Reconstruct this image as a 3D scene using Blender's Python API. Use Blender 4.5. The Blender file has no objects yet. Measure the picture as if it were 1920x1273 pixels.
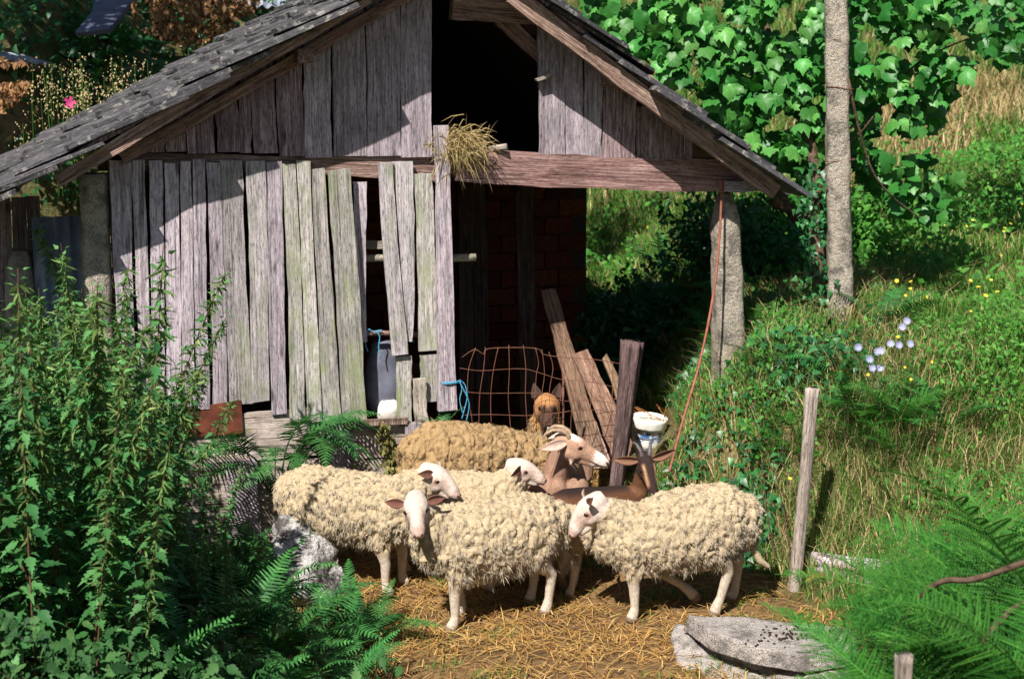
import bpy, math, random
import numpy as np
from mathutils import Vector, Matrix, Euler
R = math.radians
rnd = random.Random(7)
rng = np.random.default_rng(11)
S = bpy.context.scene
C = S.collection

# ------------------------------------------------------------------ camera
FPX, CX, CY, CAMZ = 2800.0, 960.0, 636.5, 3.0
PITCH = R(11.03)
cam_d = bpy.data.cameras.new('camera')
cam = bpy.data.objects.new('camera', cam_d)
C.objects.link(cam)
cam.location = (0, 0, CAMZ)
cam.rotation_euler = (R(90) - PITCH, 0, 0)
cam_d.sensor_width = 36.0
cam_d.lens = 36.0 * FPX / 1920.0
cam_d.clip_start, cam_d.clip_end = 0.1, 600
cam_d.dof.use_dof = True
cam_d.dof.focus_distance = 7.95
cam_d.dof.aperture_fstop = 4.2
S.camera = cam

# ------------------------------------------------------------------ world, sun, exposure
SUN_DIR = Vector((0.27, 0.60, -0.76)).normalized()      # the way the light travels
world = bpy.data.worlds.new('World')
S.world = world
world.use_nodes = True
wn = world.node_tree.nodes
wl = world.node_tree.links
sky = wn.new('ShaderNodeTexSky')
sky.sky_type = 'NISHITA'
sky.sun_disc = False
sky.sun_elevation = math.asin(-SUN_DIR.z)
sky.sun_rotation = math.atan2(-SUN_DIR.x, -SUN_DIR.y)
wl.new(sky.outputs[0], wn['Background'].inputs[0])
wn['Background'].inputs[1].default_value = 0.05
sun_d = bpy.data.lights.new('sun', 'SUN')
sun_d.energy = 5.0
sun_d.angle = R(0.5)
sun_d.color = (1.0, 0.955, 0.88)
sun = bpy.data.objects.new('sun', sun_d)
C.objects.link(sun)
sun.rotation_euler = SUN_DIR.to_track_quat('-Z', 'Y').to_euler()
sun.location = (-4, -6, 12)
S.view_settings.view_transform = 'Standard'
S.view_settings.look = 'None'
S.view_settings.gamma = 1.0
S.view_settings.exposure = 0.75

# ------------------------------------------------------------------ pixel rays of the photograph (1920 x 1273) into the place
cp, sp = math.cos(PITCH), math.sin(PITCH)
def ray(px, py):
    x, y = (px - CX) / FPX, (CY - py) / FPX
    return Vector((x, cp + y * sp, -sp + y * cp))
def at(px, py, Y):
    d = ray(px, py)
    return Vector((0, 0, CAMZ)) + d * (Y / d.y)
ANG = R(15)
WO = Vector((-1.68, 8.84, 0.0))                  # barn origin: foot of the front wall
WU = Vector((math.cos(ANG), math.sin(ANG), 0))   # along the wall
WN = Vector((math.sin(ANG), -math.cos(ANG), 0))  # out of the wall, towards the yard
def wall(px, py, off=0.0):
    """pixel -> (u, z) on the plane lying off metres in front of the barn wall"""
    d = ray(px, py)
    o = Vector((0, 0, CAMZ))
    p0 = WO + WN * off
    t = (p0 - o).dot(WN) / d.dot(WN)
    p = o + d * t
    return ((p - WO).dot(WU), p.z)
def bl(u, off, z):                               # barn-local point: x along wall, -y out to the yard
    return Vector((u, -off, z))

# ------------------------------------------------------------------ noise and terrain
def vnoise(x, y, seed=0):
    xi, yi = np.floor(x).astype(np.int64), np.floor(y).astype(np.int64)
    fx, fy = x - xi, y - yi
    fx, fy = fx * fx * (3 - 2 * fx), fy * fy * (3 - 2 * fy)
    def h(a, b):
        n = (a * 374761393 + b * 668265263 + seed * 974711) & 0x7fffffff
        n = ((n ^ (n >> 13)) * 1274126177) & 0x7fffffff
        return ((n ^ (n >> 16)) & 0xffff) / 65535.0
    return (h(xi, yi) * (1 - fx) + h(xi + 1, yi) * fx) * (1 - fy) + (h(xi, yi + 1) * (1 - fx) + h(xi + 1, yi + 1) * fx) * fy
def fbm(x, y, seed=0, o=3):
    s, a = 0, 0.5
    for k in range(o):
        s = s + a * vnoise(x * 2 ** k, y * 2 ** k, seed + k)
        a *= 0.5
    return s
def sstep(a, b, x):
    t = np.clip((x - a) / (b - a), 0, 1)
    return t * t * (3 - 2 * t)
def relu(x): return np.maximum(x, 0)
def height(X, Y):
    X = np.asarray(X, float); Y = np.asarray(Y, float)
    toe = np.interp(Y, [0, 5.0, 6.2, 7.0, 7.6, 8.2, 8.7, 9.2, 10, 11.5, 14], [0.6, 1.1, 1.75, 1.9, 1.75, 1.42, 1.05, 0.62, 0.62, 0.75, 0.5])
    s = X - toe
    amp = 0.45 + 0.62 * sstep(7.6, 9.4, Y)
    z = amp * sstep(-0.02, 1.15, s) + 0.05 * relu(s - 1)
    # hillside
    z = z + 0.03 * relu(Y - 10) * sstep(0, 1.5, s) + 0.006 * relu(np.minimum(Y, 32) - 15) ** 2 + 0.2 * relu(np.minimum(Y, 60) - 32)
    # bank behind the barn
    v = (X - WO.x) * -math.sin(ANG) + (Y - WO.y) * math.cos(ANG)
    u = (X - WO.x) * math.cos(ANG) + (Y - WO.y) * math.sin(ANG)
    z = np.maximum(z, 1.0 * sstep(4.2, 5.4, v) * sstep(6, 3, u))
    lb = sstep(0.5, -2.0, X)
    z = z + lb * (0.9 * sstep(4.3, 5.6, v) + 0.55 * relu(np.minimum(v, 14) - 4.8)) * 0.9
    z = z + sstep(-3.6, -5.0, X) * sstep(9.3, 12, Y) * 1.2
    # bank under the nettles and the bank the photographer stands on
    z = z + 0.5 * sstep(-1.5, -2.9, X) * sstep(8.6, 7.6, Y) + 0.22 * sstep(-0.9, -1.7, X) * sstep(7.5, 6.6, Y)
    z = z + 1.4 * sstep(6.5, 2.6, Y)
    z = z + (fbm(X * 1.3, Y * 1.3, 3) - 0.44) * (0.05 + 0.16 * sstep(0.3, 1.5, s) + 0.02 * relu(Y - 11))
    z = z + (fbm(X * 6, Y * 6, 9) - 0.44) * 0.035
    return z
def gz(x, y): return float(height(x, y))
def ground(px, py, y0=4.0, y1=60.0):
    d = ray(px, py)
    Y = y0
    while Y < y1:
        p = Vector((0, 0, CAMZ)) + d * (Y / d.y)
        if p.z <= gz(p.x, p.y): return Vector((p.x, p.y, gz(p.x, p.y)))
        Y += 0.02
    return p

# ------------------------------------------------------------------ mesh helpers
def link(o, parent=None):
    C.objects.link(o)
    if parent is not None: o.parent = parent
    return o
def mesh(name, V, F, mat=None, smooth=False, attrs=None):
    me = bpy.data.meshes.new(name)
    if isinstance(F, np.ndarray) and F.ndim == 2:
        V = np.asarray(V, np.float32)
        n, k = F.shape
        me.vertices.add(len(V)); me.vertices.foreach_set('co', V.ravel())
        me.loops.add(n * k); me.loops.foreach_set('vertex_index', F.astype(np.int32).ravel())
        me.polygons.add(n); me.polygons.foreach_set('loop_start', np.arange(0, n * k, k, dtype=np.int32))
        me.update(calc_edges=True)
    else:
        me.from_pydata([tuple(v) for v in V], [], [tuple(f) for f in F])
        me.update()
    if smooth: me.polygons.foreach_set('use_smooth', [True] * len(me.polygons))
    for k, a in (attrs or {}).items():
        a = np.asarray(a, np.float32)
        if a.ndim == 1:
            at_ = me.attributes.new(k, 'FLOAT', 'POINT'); at_.data.foreach_set('value', a)
        else:
            if a.shape[1] == 3: a = np.hstack([a, np.ones((len(a), 1), np.float32)])
            at_ = me.attributes.new(k, 'FLOAT_COLOR', 'POINT'); at_.data.foreach_set('color', a.ravel())
    if mat is not None: me.materials.append(mat)
    return me
def obj(name, me, parent=None, loc=None, rot=None, scale=None):
    o = bpy.data.objects.new(name, me)
    if loc is not None: o.location = loc
    if rot is not None: o.rotation_euler = rot
    if scale is not None: o.scale = (scale,) * 3 if isinstance(scale, (int, float)) else scale
    return link(o, parent)
def tag(o, label, cat, group=None, kind=None):
    if label: o['label'] = label
    if cat: o['category'] = cat
    if group: o['group'] = group
    if kind: o['kind'] = kind
    return o
def thing(name, label, cat, loc=(0, 0, 0), rz=0.0, group=None):
    o = obj(name, None, None, loc, (0, 0, rz))
    o.empty_display_size = 0.1
    return tag(o, label, cat, group)

# ------------------------------------------------------------------ node helpers
class NT:
    def __init__(s, name):
        s.m = bpy.data.materials.new(name); s.m.use_nodes = True
        s.t = s.m.node_tree; s.n = s.t.nodes; s.b = s.n['Principled BSDF']; s.out = s.n['Material Output']
    def node(s, typ, **kw):
        nd = s.n.new('ShaderNode' + typ)
        for k, v in kw.items():
            if k.startswith('i_'):
                key = k[2:]; key = int(key) if key.isdigit() else key.replace('_', ' ')
                s.set(nd.inputs[key], v)
            else: setattr(nd, k, v)
        return nd
    def set(s, sock, v):
        if hasattr(v, 'is_output'): s.t.links.new(v, sock)
        else:
            if isinstance(v, tuple) and len(v) == 3 and sock.type == 'RGBA': v = v + (1,)
            sock.default_value = v
    def coord(s, kind='Object', scale=(1, 1, 1), rand=0.0):
        tc = s.node('TexCoord')
        mp = s.node('Mapping'); mp.inputs['Scale'].default_value = scale
        s.t.links.new(tc.outputs[kind], mp.inputs['Vector'])
        if rand:
            oi = s.node('ObjectInfo')
            mu = s.node('Math', operation='MULTIPLY', i_0=oi.outputs['Random'], i_1=rand)
            s.t.links.new(mu.outputs[0], mp.inputs['Location'])
        return mp.outputs[0]
    def noise(s, vec, scale=5, detail=4, rough=0.55, dist=0.0):
        nd = s.node('TexNoise', i_Scale=scale, i_Detail=detail, i_Roughness=rough, i_Distortion=dist)
        s.t.links.new(vec, nd.inputs['Vector'])
        return nd.outputs['Fac']
    def ramp(s, fac, stops):
        nd = s.node('ValToRGB')
        s.t.links.new(fac, nd.inputs[0])
        el = nd.color_ramp.elements
        while len(el) < len(stops): el.new(0.5)
        for e, (p, c) in zip(el, stops):
            e.position = p
            e.color = (c, c, c, 1) if isinstance(c, (int, float)) else tuple(c) + (1,)
        return nd.outputs[0]
    def mix(s, fac, a, b, mode='MIX'):
        nd = s.node('MixRGB', blend_type=mode)
        s.set(nd.inputs[0], fac); s.set(nd.inputs[1], a); s.set(nd.inputs[2], b)
        return nd.outputs[0]
    def math(s, op, a, b=0.5):
        nd = s.node('Math', operation=op)
        s.set(nd.inputs[0], a); s.set(nd.inputs[1], b)
        return nd.outputs[0]
    def attr(s, name, out='Fac'):
        nd = s.node('Attribute'); nd.attribute_name = name
        return nd.outputs[out]
    def bump(s, h, strength=0.5, dist=0.01):
        nd = s.node('Bump'); nd.inputs['Strength'].default_value = strength; nd.inputs['Distance'].default_value = dist
        s.t.links.new(h, nd.inputs['Height'])
        s.t.links.new(nd.outputs[0], s.b.inputs['Normal'])
        return nd.outputs[0]
    def done(s, col, rough=0.85, spec=0.25):
        s.set(s.b.inputs['Base Color'], col)
        s.set(s.b.inputs['Roughness'], rough)
        s.b.inputs['Specular IOR Level'].default_value = spec
        return s.m
def hsv_random(t, col, dv=0.25, dh=0.02):
    oi = t.node('ObjectInfo')
    mr = t.node('MapRange'); mr.inputs['To Min'].default_value = 1 - dv; mr.inputs['To Max'].default_value = 1 + dv
    t.t.links.new(oi.outputs['Random'], mr.inputs[0])
    wn_ = t.node('TexWhiteNoise', noise_dimensions='1D')
    t.t.links.new(oi.outputs['Random'], wn_.inputs['W'])
    mh = t.node('MapRange'); mh.inputs['To Min'].default_value = 0.5 - dh; mh.inputs['To Max'].default_value = 0.5 + dh
    t.t.links.new(wn_.outputs['Value'], mh.inputs[0])
    nd = t.node('HueSaturation')
    t.t.links.new(col, nd.inputs['Color']); t.t.links.new(mr.outputs[0], nd.inputs['Value']); t.t.links.new(mh.outputs[0], nd.inputs['Hue'])
    return nd.outputs[0]
M = {}
def wood(name, dark, mid, light, moss=0.0, mosscol=(0.20, 0.24, 0.09), dv=0.22, bump=0.7):
    t = NT(name)
    g = t.coord('Object', (26, 26, 1.5), 37.0)
    n1 = t.noise(g, 1.6, 7, 0.7, 1.6)
    g2 = t.coord('Object', (120, 120, 2.2), 61.0)
    n2 = t.noise(g2, 1.0, 3, 0.6)
    c3 = t.coord('Object', (7, 7, 2.4), 23.0)
    n3 = t.noise(c3, 2.2, 6, 0.7)
    grain = t.math('ADD', t.math('MULTIPLY', n1, 0.62), t.math('MULTIPLY', n2, 0.38))
    col = t.ramp(grain, [(0.36, dark), (0.48, mid), (0.62, light)])
    col = t.mix(t.ramp(n3, [(0.40, 0.0), (0.60, 0.8)]), col, t.mix(1.0, col, (1.5, 1.45, 1.45), 'MULTIPLY'))
    n4 = t.noise(t.coord('Object', (16, 16, 5), 83.0), 1.5, 5, 0.7)
    col = t.mix(t.ramp(n4, [(0.28, 0.75), (0.42, 0.0)]), col, t.mix(1.0, col, (0.5, 0.42, 0.42), 'MULTIPLY'))
    # knots
    vo = t.node('TexVoronoi', feature='F1'); vo.inputs['Scale'].default_value = 1.0
    t.t.links.new(t.coord('Object', (9, 9, 2.6), 51.0), vo.inputs['Vector'])
    col = t.mix(t.ramp(vo.outputs['Distance'], [(0.05, 0.8), (0.16, 0.0)]), col, tuple(x * 0.45 for x in dark))
    pit = t.noise(t.coord('Object', (150, 150, 26), 29.0), 1.0, 3, 0.65)
    col = t.mix(1.0, col, t.ramp(pit, [(0.34, 0.42), (0.46, 0.95), (0.62, 1.12)]), 'MULTIPLY')
    col = hsv_random(t, col, dv)
    # nail and worm specks
    vs = t.node('TexVoronoi', feature='F1'); vs.inputs['Scale'].default_value = 1.0
    t.t.links.new(t.coord('Object', (38, 38, 22), 17.0), vs.inputs['Vector'])
    col = t.mix(t.ramp(vs.outputs['Distance'], [(0.05, 0.75), (0.12, 0.0)]), col, (0.03, 0.025, 0.025))
    if moss:
        mo = t.noise(t.coord('Object', (7, 7, 2.2), 19.0), 1.6, 6, 0.7)
        col = t.mix(t.ramp(mo, [(0.60 - 0.25 * moss, 0.0), (0.80 - 0.25 * moss, 0.85)]), col, mosscol)
    cr = t.noise(t.coord('Object', (46, 46, 1.1), 71.0), 1.0, 3, 0.6, 0.4)
    col = t.mix(t.ramp(cr, [(0.27, 0.8), (0.33, 0.0)]), col, tuple(x * 0.35 for x in dark))
    t.bump(t.math('ADD', grain, t.math('MULTIPLY', t.ramp(cr, [(0.30, 0.0), (0.40, 1.0)]), 0.6)), bump, 0.01)
    return t.done(col, 0.85, 0.2)
M['plank'] = wood('weathered_plank', (0.115, 0.093, 0.105), (0.295, 0.25, 0.275), (0.43, 0.385, 0.415))
M['plank_moss'] = wood('mossy_plank', (0.12, 0.105, 0.105), (0.30, 0.27, 0.275), (0.44, 0.405, 0.41), 0.36, (0.21, 0.235, 0.13))
M['plank_green'] = wood('green_plank', (0.12, 0.11, 0.10), (0.305, 0.285, 0.265), (0.45, 0.425, 0.40), 0.50, (0.235, 0.27, 0.12))
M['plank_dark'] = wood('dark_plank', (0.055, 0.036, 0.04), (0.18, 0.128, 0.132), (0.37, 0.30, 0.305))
M['beam'] = wood('old_beam', (0.06, 0.036, 0.03), (0.17, 0.105, 0.085), (0.32, 0.235, 0.20))
M['fenceboard'] = wood('board_wood', (0.13, 0.105, 0.085), (0.30, 0.255, 0.215), (0.43, 0.38, 0.335), 0.25)
M['rawwood'] = wood('split_wood', (0.05, 0.028, 0.018), (0.125, 0.076, 0.05), (0.24, 0.16, 0.108))
M['post'] = wood('bark_post', (0.028, 0.018, 0.016), (0.065, 0.044, 0.040), (0.145, 0.105, 0.095))
M['palepost'] = wood('pale_post', (0.09, 0.075, 0.06), (0.215, 0.185, 0.15), (0.34, 0.305, 0.26))

def simple(name, col, rough=0.8, spec=0.2, scale=20, var=0.3, bump=0.0):
    t = NT(name)
    n = t.noise(t.coord('Object'), scale, 5, 0.6)
    c = t.ramp(n, [(0.3, tuple(x * (1 - var) for x in col)), (0.7, tuple(min(1, x * (1 + var)) for x in col))])
    if bump: t.bump(n, bump, 0.01)
    return t.done(c, rough, spec)

def granite(name, col=(0.42, 0.37, 0.31), lichen=0.3):
    t = NT(name)
    co = t.coord('Object', (1, 1, 1), 9.0)
    n1 = t.noise(co, 160, 2, 0.5)
    n2 = t.noise(co, 9, 6, 0.65)
    n3 = t.noise(co, 45, 4, 0.6)
    c = t.ramp(n1, [(0.32, tuple(x * 0.35 for x in col)), (0.45, col), (0.62, tuple(min(1, x * 1.35) for x in col))])
    c = t.mix(t.ramp(n2, [(0.60 - 0.17 * lichen, 0.0), (0.70 - 0.10 * lichen, min(1.0, lichen))]), c, (0.085, 0.075, 0.07))
    t.bump(t.math('ADD', n3, t.math('MULTIPLY', n1, 0.4)), 0.9, 0.02)
    return t.done(c, 0.9, 0.2)
M['granite'] = granite('granite', (0.34, 0.295, 0.24), 0.8)
M['rock'] = granite('rock', (0.33, 0.295, 0.27), 0.75)
M['boulder'] = granite('boulder_stone', (0.44, 0.42, 0.41), 1.0)

def slate_mat():
    t = NT('slate')
    co = t.coord('Object', (1, 1, 1), 31.0)
    n = t.noise(t.coord('Object', (12, 3, 12), 31.0), 4, 6, 0.7)
    c = t.ramp(n, [(0.3, (0.022, 0.021, 0.027)), (0.55, (0.055, 0.051, 0.058)), (0.75, (0.115, 0.106, 0.11))])
    c = hsv_random(t, c, 0.4)
    li = t.noise(co, 14, 6, 0.75)
    c = t.mix(t.ramp(li, [(0.53, 0.0), (0.63, 0.75)]), c, (0.36, 0.34, 0.30))
    li2 = t.noise(co, 9, 5, 0.7, 1.0)
    c = t.mix(t.ramp(li2, [(0.68, 0.0), (0.74, 0.7)]), c, (0.33, 0.25, 0.10))
    t.bump(n, 0.8, 0.012)
    return t.done(c, 0.6, 0.4)
M['slate'] = slate_mat()

def ground_mat():
    t = NT('ground_earth')
    geo = t.node('NewGeometry')
    mp = t.node('Mapping'); t.t.links.new(geo.outputs['Position'], mp.inputs['Vector'])
    P = mp.outputs[0]
    n1 = t.noise(P, 2.2, 6, 0.65); n2 = t.noise(P, 26, 5, 0.7); n3 = t.noise(P, 0.6, 4, 0.6)
    yard = t.ramp(n2, [(0.3, (0.06, 0.035, 0.018)), (0.5, (0.21, 0.12, 0.052)), (0.7, (0.37, 0.235, 0.105))])
    yard = t.mix(t.ramp(n1, [(0.42, 0.0), (0.62, 0.6)]), yard, (0.10, 0.065, 0.035))
    hill = t.ramp(n2, [(0.3, (0.03, 0.045, 0.013)), (0.55, (0.075, 0.085, 0.028)), (0.75, (0.20, 0.16, 0.075))])
    dry = t.ramp(n2, [(0.3, (0.13, 0.085, 0.045)), (0.7, (0.36, 0.26, 0.145))])
    hill = t.mix(t.ramp(n3, [(0.45, 0.0), (0.6, 0.75)]), hill, dry)
    col = t.mix(t.attr('yard'), hill, yard)
    t.bump(n2, 0.9, 0.03)
    return t.done(col, 0.95, 0.1)
M['ground'] = ground_mat()

# ------------------------------------------------------------------ the ground
def yard_mask(X, Y):
    toe = np.interp(Y, [5.0, 6.2, 7.0, 7.6, 8.2, 8.7, 9.2, 10, 11.5], [1.1, 1.75, 1.9, 1.75, 1.42, 1.05, 0.62, 0.62, 0.75])
    m = sstep(0.25, -0.15, X - toe) * sstep(-1.75, -1.2, X + 0.15 * (8 - Y)) * sstep(6.0, 6.6, Y) * sstep(13, 12, Y)
    return np.maximum(m, sstep(0.1, -0.2, X - toe) * sstep(8.0, 8.8, Y) * sstep(13, 12, Y) * sstep(-2.9, -2.6, X))
N = 280
tt = np.linspace(-1, 1, N)
gx = 160 * np.sinh(5.7 * tt) / math.sinh(5.7)
gy = 8.5 + 160 * np.sinh(5.7 * tt) / math.sinh(5.7)
GX, GY = np.meshgrid(gx, gy)
GZ = height(GX, GY)
V = np.stack([GX.ravel(), GY.ravel(), GZ.ravel()], 1)
i = np.arange(N * N).reshape(N, N)
F = np.stack([i[:-1, :-1].ravel(), i[:-1, 1:].ravel(), i[1:, 1:].ravel(), i[1:, :-1].ravel()], 1)
g = obj('ground', mesh('ground', V, F, M['ground'], True, {'yard': yard_mask(GX, GY).ravel()}))
g['kind'] = 'structure'
g['label'] = 'straw strewn earth yard rising into grassy banks and a hillside'

# ================================================================== THE BARN
barn = thing('barn', 'old weathered plank barn with stone slate roof and open loft', 'barn', WO, ANG)

def bar(name, p0, p1, w0, w1, th, mat, parent, nseg=10, jit=0.004, warp=0.006, out=Vector((0, -1, 0)), ragged=0.0, sides=4):
    """a board or pole from p0 to p1; w = width across, th = depth along 'out'; local z runs along the grain"""
    p0, p1 = Vector(p0), Vector(p1)
    ax = (p1 - p0); L = ax.length; ax.normalize()
    sx = ax.cross(out).normalized() * -1
    if sx.length < 0.5: sx = Vector((1, 0, 0))
    oy = ax.cross(sx).normalized()
    rot = Matrix((sx, oy, ax)).transposed()
    V, F = [], []
    ph = rnd.uniform(0, 6)
    for k in range(nseg + 1):
        f = k / nseg
        w = w0 + (w1 - w0) * f
        z = (f - 0.5) * L
        cx = warp * math.sin(ph + f * 3.1) + rnd.uniform(-jit, jit) * 0.4
        cy = warp * 0.7 * math.sin(ph * 1.7 + f * 2.6)
        if sides == 4:
            a, b = w / 2 + rnd.uniform(-jit, jit), w / 2 + rnd.uniform(-jit, jit)
            za = z + (rnd.uniform(-ragged, ragged) if k in (0, nseg) else 0)
            zb = z + (rnd.uniform(-ragged, ragged) if k in (0, nseg) else 0)
            c = min(0.004, th * 0.2)
            ring = [(-a + cx, -th / 2 + c + cy, za), (-a + c + cx, -th / 2 + cy, za), (b - c + cx, -th / 2 + cy, zb), (b + cx, -th / 2 + c + cy, zb), (b + cx, th / 2 + cy, zb), (-a + cx, th / 2 + cy, za)]
        else:
            ring = []
            for s in range(sides):
                an = 2 * math.pi * s / sides
                r = 1 + rnd.uniform(-jit, jit) * 8
                ring.append((cx + math.cos(an) * w / 2 * r, cy + math.sin(an) * th / 2 * r, z + (rnd.uniform(-ragged, ragged) if k in (0, nseg) else 0)))
        V += ring
    n = 6 if sides == 4 else sides
    for k in range(nseg):
        for s in range(n):
            s2 = (s + 1) % n
            F.append((k * n + s, k * n + s2, (k + 1) * n + s2, (k + 1) * n + s))
    F.append(tuple(range(n - 1, -1, -1)))
    F.append(tuple(nseg * n + s for s in range(n)))
    me = mesh(name, V, F, mat, sides != 4)
    o = obj(name, me, parent, (p0 + p1) / 2)
    o.rotation_euler = rot.to_euler()
    return o
def wplank(tl, tr, br, blf, mat, off=0.0, th=0.024, name='plank', **kw):
    """plank given by four pixels of the photograph lying on the barn wall"""
    q = [wall(*p, off) for p in (tl, tr, br, blf)]
    mt = ((q[0][0] + q[1][0]) / 2, (q[0][1] + q[1][1]) / 2)
    mb = ((q[2][0] + q[3][0]) / 2, (q[2][1] + q[3][1]) / 2)
    return bar(name, bl(mb[0], off, mb[1]), bl(mt[0], off, mt[1]), abs(q[2][0] - q[3][0]), abs(q[1][0] - q[0][0]), th, mat, barn, **kw)

# roof lines on the verge plane (OV metres before the wall)
OV = 0.40
ra, rb = wall(0, 361, OV), wall(640, 13, OV)
sl = (rb[1] - ra[1]) / (rb[0] - ra[0])
rc, rd = wall(1030, 0, OV), wall(1468, 345, OV)
sr = (rd[1] - rc[1]) / (rd[0] - rc[0])
ur = (rc[1] - sr * rc[0] - ra[1] + sl * ra[0]) / (sl - sr)          # ridge
zr = ra[1] + sl * (ur - ra[0])
uL = wall(-150, 430, OV)[0]                                          # left eave
uR = rd[0] + 0.02
D = 4.0
def roofz(u): return zr + (sl if u < ur else sr) * (u - ur)

# ---- planks
def top_at(px, py_b, off):                      # pixel where the roof underside meets a plank's x, seen on the wall plane
    u, _ = wall(px, py_b, off)
    return u
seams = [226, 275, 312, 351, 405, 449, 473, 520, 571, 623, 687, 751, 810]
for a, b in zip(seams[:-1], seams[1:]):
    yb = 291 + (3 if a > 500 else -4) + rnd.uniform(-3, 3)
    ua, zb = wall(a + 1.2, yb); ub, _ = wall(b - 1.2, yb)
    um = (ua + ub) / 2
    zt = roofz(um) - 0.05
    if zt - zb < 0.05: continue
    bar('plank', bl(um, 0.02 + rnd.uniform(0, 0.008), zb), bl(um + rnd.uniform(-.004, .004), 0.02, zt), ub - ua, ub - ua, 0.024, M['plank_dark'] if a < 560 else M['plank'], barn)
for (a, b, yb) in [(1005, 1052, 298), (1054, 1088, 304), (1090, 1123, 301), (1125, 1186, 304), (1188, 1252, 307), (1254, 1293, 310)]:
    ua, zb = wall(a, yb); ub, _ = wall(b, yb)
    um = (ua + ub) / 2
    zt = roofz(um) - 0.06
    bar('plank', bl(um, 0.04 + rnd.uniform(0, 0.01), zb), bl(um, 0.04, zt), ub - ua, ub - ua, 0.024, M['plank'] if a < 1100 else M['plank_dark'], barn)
sm = [(203, 228), (248, 259), (275, 286), (304, 313), (334, 344), (358, 371), (385, 397), (413, 428), (457, 474), (497, 509), (530, 541), (557, 573), (585, 602), (612, 640), (657, 689)]
tops = [300, 300, 302, 305, 303, 300, 304, 300, 300, 304, 306, 301, 317, 318]
bots = [765, 762, 768, 765, 760, 765, 762, 758, 752, 775, 788, 790, 791, 793]
for k in range(14):
    m = 'plank' if k < 7 else ('plank_moss' if k < 10 else 'plank_green')
    if k in (9,): m = 'plank'
    wplank((sm[k][0] + 1.5, tops[k]), (sm[k + 1][0] - 1.7, tops[k]), (sm[k + 1][1] - 2.0, bots[k]), (sm[k][1] + 1.6, bots[k]), M[m], 0.05 + rnd.uniform(0, 0.012), ragged=0.006, warp=0.007)
# the broken slats beside the gap
wplank((658, 342), (684, 342), (690, 640), (676, 640), M['plank'], 0.0, warp=0.012)
wplank((711, 305), (737, 305), (765, 666), (735, 664), M['plank_moss'], 0.075, warp=0.01)
wplank((739, 303), (776, 303), (769, 640), (752, 640), M['plank_moss'], 0.045, warp=0.018)
wplank((741, 668), (769, 668), (774, 795), (747, 795), M['plank_green'], 0.045)
wplank((776, 326), (808, 326), (818, 655), (784, 660), M['plank_green'], 0.05, warp=0.01)
wplank((786, 662), (824, 668), (829, 745), (788, 760), M['plank_green'], 0.035)
wplank((776, 711), (800, 708), (802, 795), (778, 795), M['fenceboard'], 0.08)
wplank((811, 236), (835, 236), (859, 768), (825, 768), M['plank'], 0.09, 0.05, 'post', warp=0.012)
# ---- framing
def wbar(name, a, b, wpx, th, mat, off, **kw):
    q0, q1 = wall(*a, off), wall(*b, off)
    w = wpx / 300.0
    return bar(name, bl(q0[0], off, q0[1]), bl(q1[0], off, q1[1]), w, w, th, mat, barn, **kw)
wbar('beam', (228, 305), (640, 303), 30, 0.14, M['beam'], -0.06, warp=0.012)
wbar('beam', (560, 304), (842, 318), 44, 0.15, M['beam'], -0.07, warp=0.008)
wbar('beam', (850, 308), (1385, 331), 60, 0.17, M['beam'], -0.02, jit=0.008, warp=0.008)
wbar('beam', (1352, 348), (1418, 346), 20, 0.15, M['plank'], 0.10)
wbar('beam', (846, 12), (1012, 28), 42, 0.10, M['beam'], 0.0)
wbar('brace', (925, 20), (1020, 112), 26, 0.06, M['beam'], -0.05)
wbar('rafter', (108, 341), (690, -4), 22, 0.05, M['beam'], 0.33)
wbar('rafter', (960, -12), (1452, 362), 30, 0.06, M['beam'], 0.33, warp=0.012)
wbar('rafter', (1000, -12), (1400, 300), 24, 0.07, M['beam'], 0.06)
wbar('rafter', (230, 300), (800, -34), 22, 0.07, M['beam'], 0.07)
# poles crossing the gap and stubs of purlins
q = wall(689, 485, -0.10); q1 = wall(892, 482, -0.10)
bar('pole', bl(q[0] - 0.3, -0.10, q[1]), bl(q1[0], -0.10, q1[1]), 0.045, 0.05, 0.045, M['palepost'], barn, sides=9)
q = wall(680, 625, -0.03); q1 = wall(786, 628, -0.03)
bar('pole', bl(q[0], -0.03, q[1]), bl(q1[0], -0.03, q1[1]), 0.035, 0.03, 0.032, M['beam'], barn, sides=8)
q = wall(684, 459, -0.12)
bar('rail', bl(q[0], -0.12, q[1]), bl(q[0] + 0.12, -0.12, q[1]), 0.05, 0.05, 0.05, M['palepost'], barn, nseg=2)
q = wall(1128, 152, 0.0)
bar('purlin', bl(q[0] + 0.03, -1.2, q[1]), bl(q[0] + 0.03, 0.26, q[1] + 0.01), 0.12, 0.10, 0.07, M['beam'], barn, nseg=4, out=Vector((0, 0, 1)))
q = wall(560, 105, 0.0)
bar('purlin', bl(q[0], -1.2, q[1]), bl(q[0], 0.28, q[1]), 0.10, 0.09, 0.08, M['beam'], barn, nseg=4, out=Vector((0, 0, 1)))
q = wall(1014, 148, 0.06)
bar('wedge', bl(q[0] - 0.04, 0.10, q[1] - 0.012), bl(q[0] + 0.04, 0.10, q[1] + 0.03), 0.02, 0.03, 0.05, M['palepost'], barn, nseg=3)
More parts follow.
